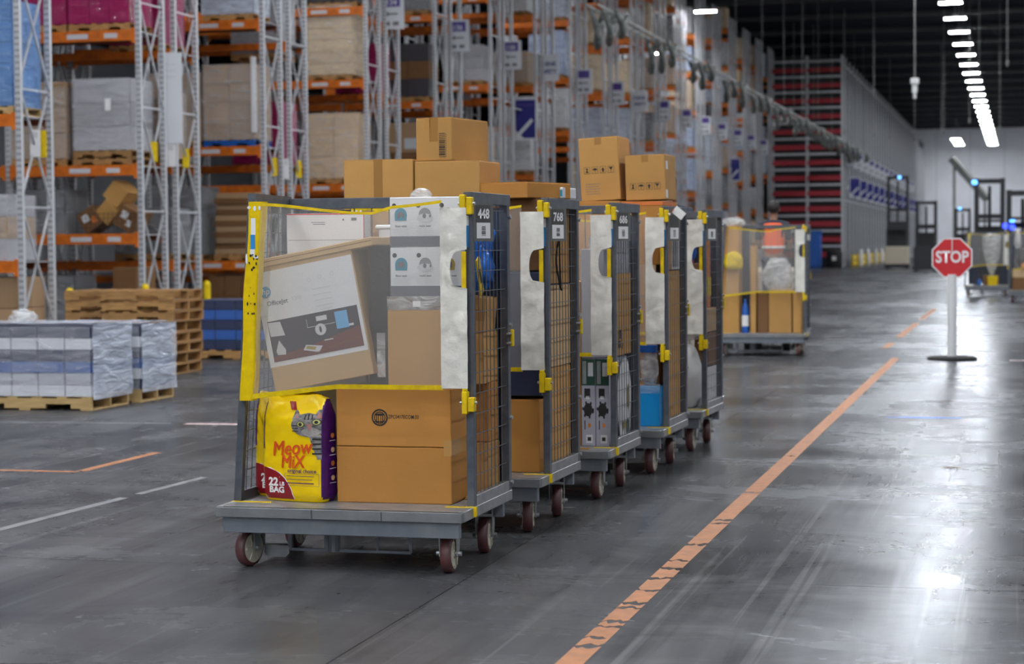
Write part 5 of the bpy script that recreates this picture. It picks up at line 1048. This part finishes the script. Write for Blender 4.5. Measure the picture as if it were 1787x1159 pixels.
# ------------------------------------------------------------------ people on tow tractors
def skin(name, matn, parent, pts, edges, sub=2):
    bm = bmesh.new(); lay = bm.verts.layers.skin.verify()
    vs = [bm.verts.new(p[:3]) for p in pts]
    for i, p in enumerate(pts): vs[i][lay].radius = (p[3], p[4] if len(p) > 4 else p[3]); vs[i][lay].use_root = i == 0
    for a, b in edges: bm.edges.new((vs[a], vs[b]))
    me = bpy.data.meshes.new(name); bm.to_mesh(me); bm.free(); me.materials.append(MATS[matn]); o = link(name, me, parent)
    o.modifiers.new('skin', 'SKIN').use_smooth_shade = True; o.modifiers.new('smooth', 'SUBSURF').levels = sub; o.modifiers['smooth'].render_levels = sub; return o
def person(x, y, z, rz, label, vest='vest', helmet=False, s=1.):
    t = thing('person', label, 'person', (x, y, z), R(rz)); t.scale = (s, s, s)
    # faces +y locally; arms reach forward to a handle bar
    P = [(0, 0, .98, .12, .09), (0, .01, 1.2, .11, .08), (0, 0, 1.40, .08, .07), (0, .01, 1.50, .055), (0, .03, 1.58, .058), (0, .035, 1.66, .085, .095), (0, .03, 1.745, .07, .08)]
    E_ = [(0, 1), (1, 2), (2, 3), (3, 4), (4, 5), (5, 6)]
    for sx in (-1, 1):
        k = len(P); P += [(sx*.18, 0, 1.39, .05), (sx*.25, .05, 1.16, .046), (sx*.22, .28, 1.08, .036), (sx*.21, .35, 1.08, .03, .02)]; E_ += [(2, k), (k, k+1), (k+1, k+2), (k+2, k+3)]
        for f in range(4): j = len(P); P += [(sx*(.18+.018*f), .40, 1.085, .010), (sx*(.18+.018*f), .425, 1.06, .009)]; E_ += [(k+3, j), (j, j+1)]
        j = len(P); P += [(sx*.165, .37, 1.07, .010)]; E_ += [(k+3, j)]
        k = len(P); P += [(sx*.095, 0, .9, .09), (sx*.11, .02, .5, .06), (sx*.115, -.02, .1, .042), (sx*.12, .11, .04, .038, .03)]; E_ += [(0, k), (k, k+1), (k+1, k+2), (k+2, k+3)]
    skin('body', 'skin', t, P, E_)
    Sh = [(0, 0, .96, .17, .125), (0, .01, 1.2, .157, .115), (0, 0, 1.42, .15, .11), (0, .01, 1.51, .08)]; Se = [(0, 1), (1, 2), (2, 3)]
    for sx in (-1, 1): k = len(Sh); Sh += [(sx*.19, 0, 1.41, .085), (sx*.25, .05, 1.17, .058)]; Se += [(2, k), (k, k+1)]
    skin('shirt', 'shirt', t, Sh, Se)
    skin('safety_vest', vest, t, [(0, 0, .92, .185, .14), (0, .01, 1.2, .172, .13), (0, 0, 1.41, .225, .14), (0, 0, 1.475, .19, .10)], [(0, 1), (1, 2), (2, 3)])
    Tr = [(0, 0, .95, .16, .12)]; Te = []
    for sx in (-1, 1): k = len(Tr); Tr += [(sx*.095, 0, .86, .105), (sx*.11, .02, .5, .078), (sx*.115, -.02, .10, .062)]; Te += [(0, k), (k, k+1), (k+1, k+2)]
    skin('trousers', 'jeans', t, Tr, Te)
    for sx in (-1, 1): MB().box(sx*.12-.05, sx*.12+.05, -.08, .19, 0, .09).build('shoe', 'rubber', t, bevel=.02); MB().lathe([(.012, -.008), (.03, 0), (.012, .008)], 10, Matrix.Translation((sx*.088, .025, 1.655)) @ Matrix.Rotation(R(90), 4, 'Y')).build('ear', 'skin', t, smooth=True); MB().lathe([(.004, -.003), (.013, 0), (.004, .003)], 10, Matrix.Translation((sx*.033, .122, 1.672)) @ Matrix.Rotation(R(90), 4, 'X')).build('eye', 'white_ink', t)
    MB().add([(-.016, .12, 1.625), (.016, .12, 1.625), (0, .15, 1.632), (0, .118, 1.675)], [(0, 1, 2), (0, 2, 3), (1, 3, 2)]).build('nose', 'skin', t); MB().box(-.025, .025, .108, .118, 1.59, 1.60).build('mouth', 'cat_pink', t)
    h = lump('hair' if not helmet else 'hard_hat', 'hair' if not helmet else 'helmet', t, (0, .005, 1.70), (.098, .112, .11), 2.5, .04 if not helmet else .0)
    if helmet: MB().lathe([(.1, 0), (.14, .004), (.14, .012), (.1, .02)], 18, Matrix.Translation((0, .02, 1.68))).build('brim', 'helmet', t)
    b = MB()
    b.lathe([(.185, -.02), (.187, 0), (.185, .02)], 24, Matrix.Translation((0, .005, 1.08)) @ Matrix.Diagonal((1.0, .77, 1, 1))); b.build('reflective_band', 'reflect', t); return t
def tugger(x, y, rz, label):
    t = thing('tow_tractor', label, 'tow tractor', (x, y, 0), R(rz), 'tow tractors')
    MB().box(-.36, .36, -.35, 1.4, .14, .5).build('platform', 'black_metal', t, bevel=.02); MB().box(-.36, .36, .55, 1.4, .5, 1.25).build('battery_box', 'cream_body', t, bevel=.05); MB().bar((-.25, .5, 1.58), (.25, .5, 1.58), .035).bar((0, .55, 1.2), (0, .5, 1.58), .06).build('steering_handle', 'black_metal', t); MB().bar((0, -.4, .2), (0, -.35, .2), .05).build('hitch', 'steel_grey', t)
    for sx in (-1, 1):
        for yy in (-.15, 1.15): MB().cyl((sx*.3-.06, yy, .14), (sx*.3+.05, yy, .14), .14, 16).build('wheel', 'rubber', t)
tugger(-3.29, 17.45, 0, 'low tow tractor pulling the cart train, hidden behind the last cart'); person(-3.06, 17.55, .5, 0, 'person with black hair in orange vest driving the cart train')
tugger(-3.78, 30.9, 0, 'tow tractor pulling the separate far cart'); person(-3.72, 31.0, .5, 0, 'person in orange vest seen from behind over the far cart')
person(-5.9, 128, 0, 160, 'distant person with yellow hard hat beside the far trucks', 'shirt', True)
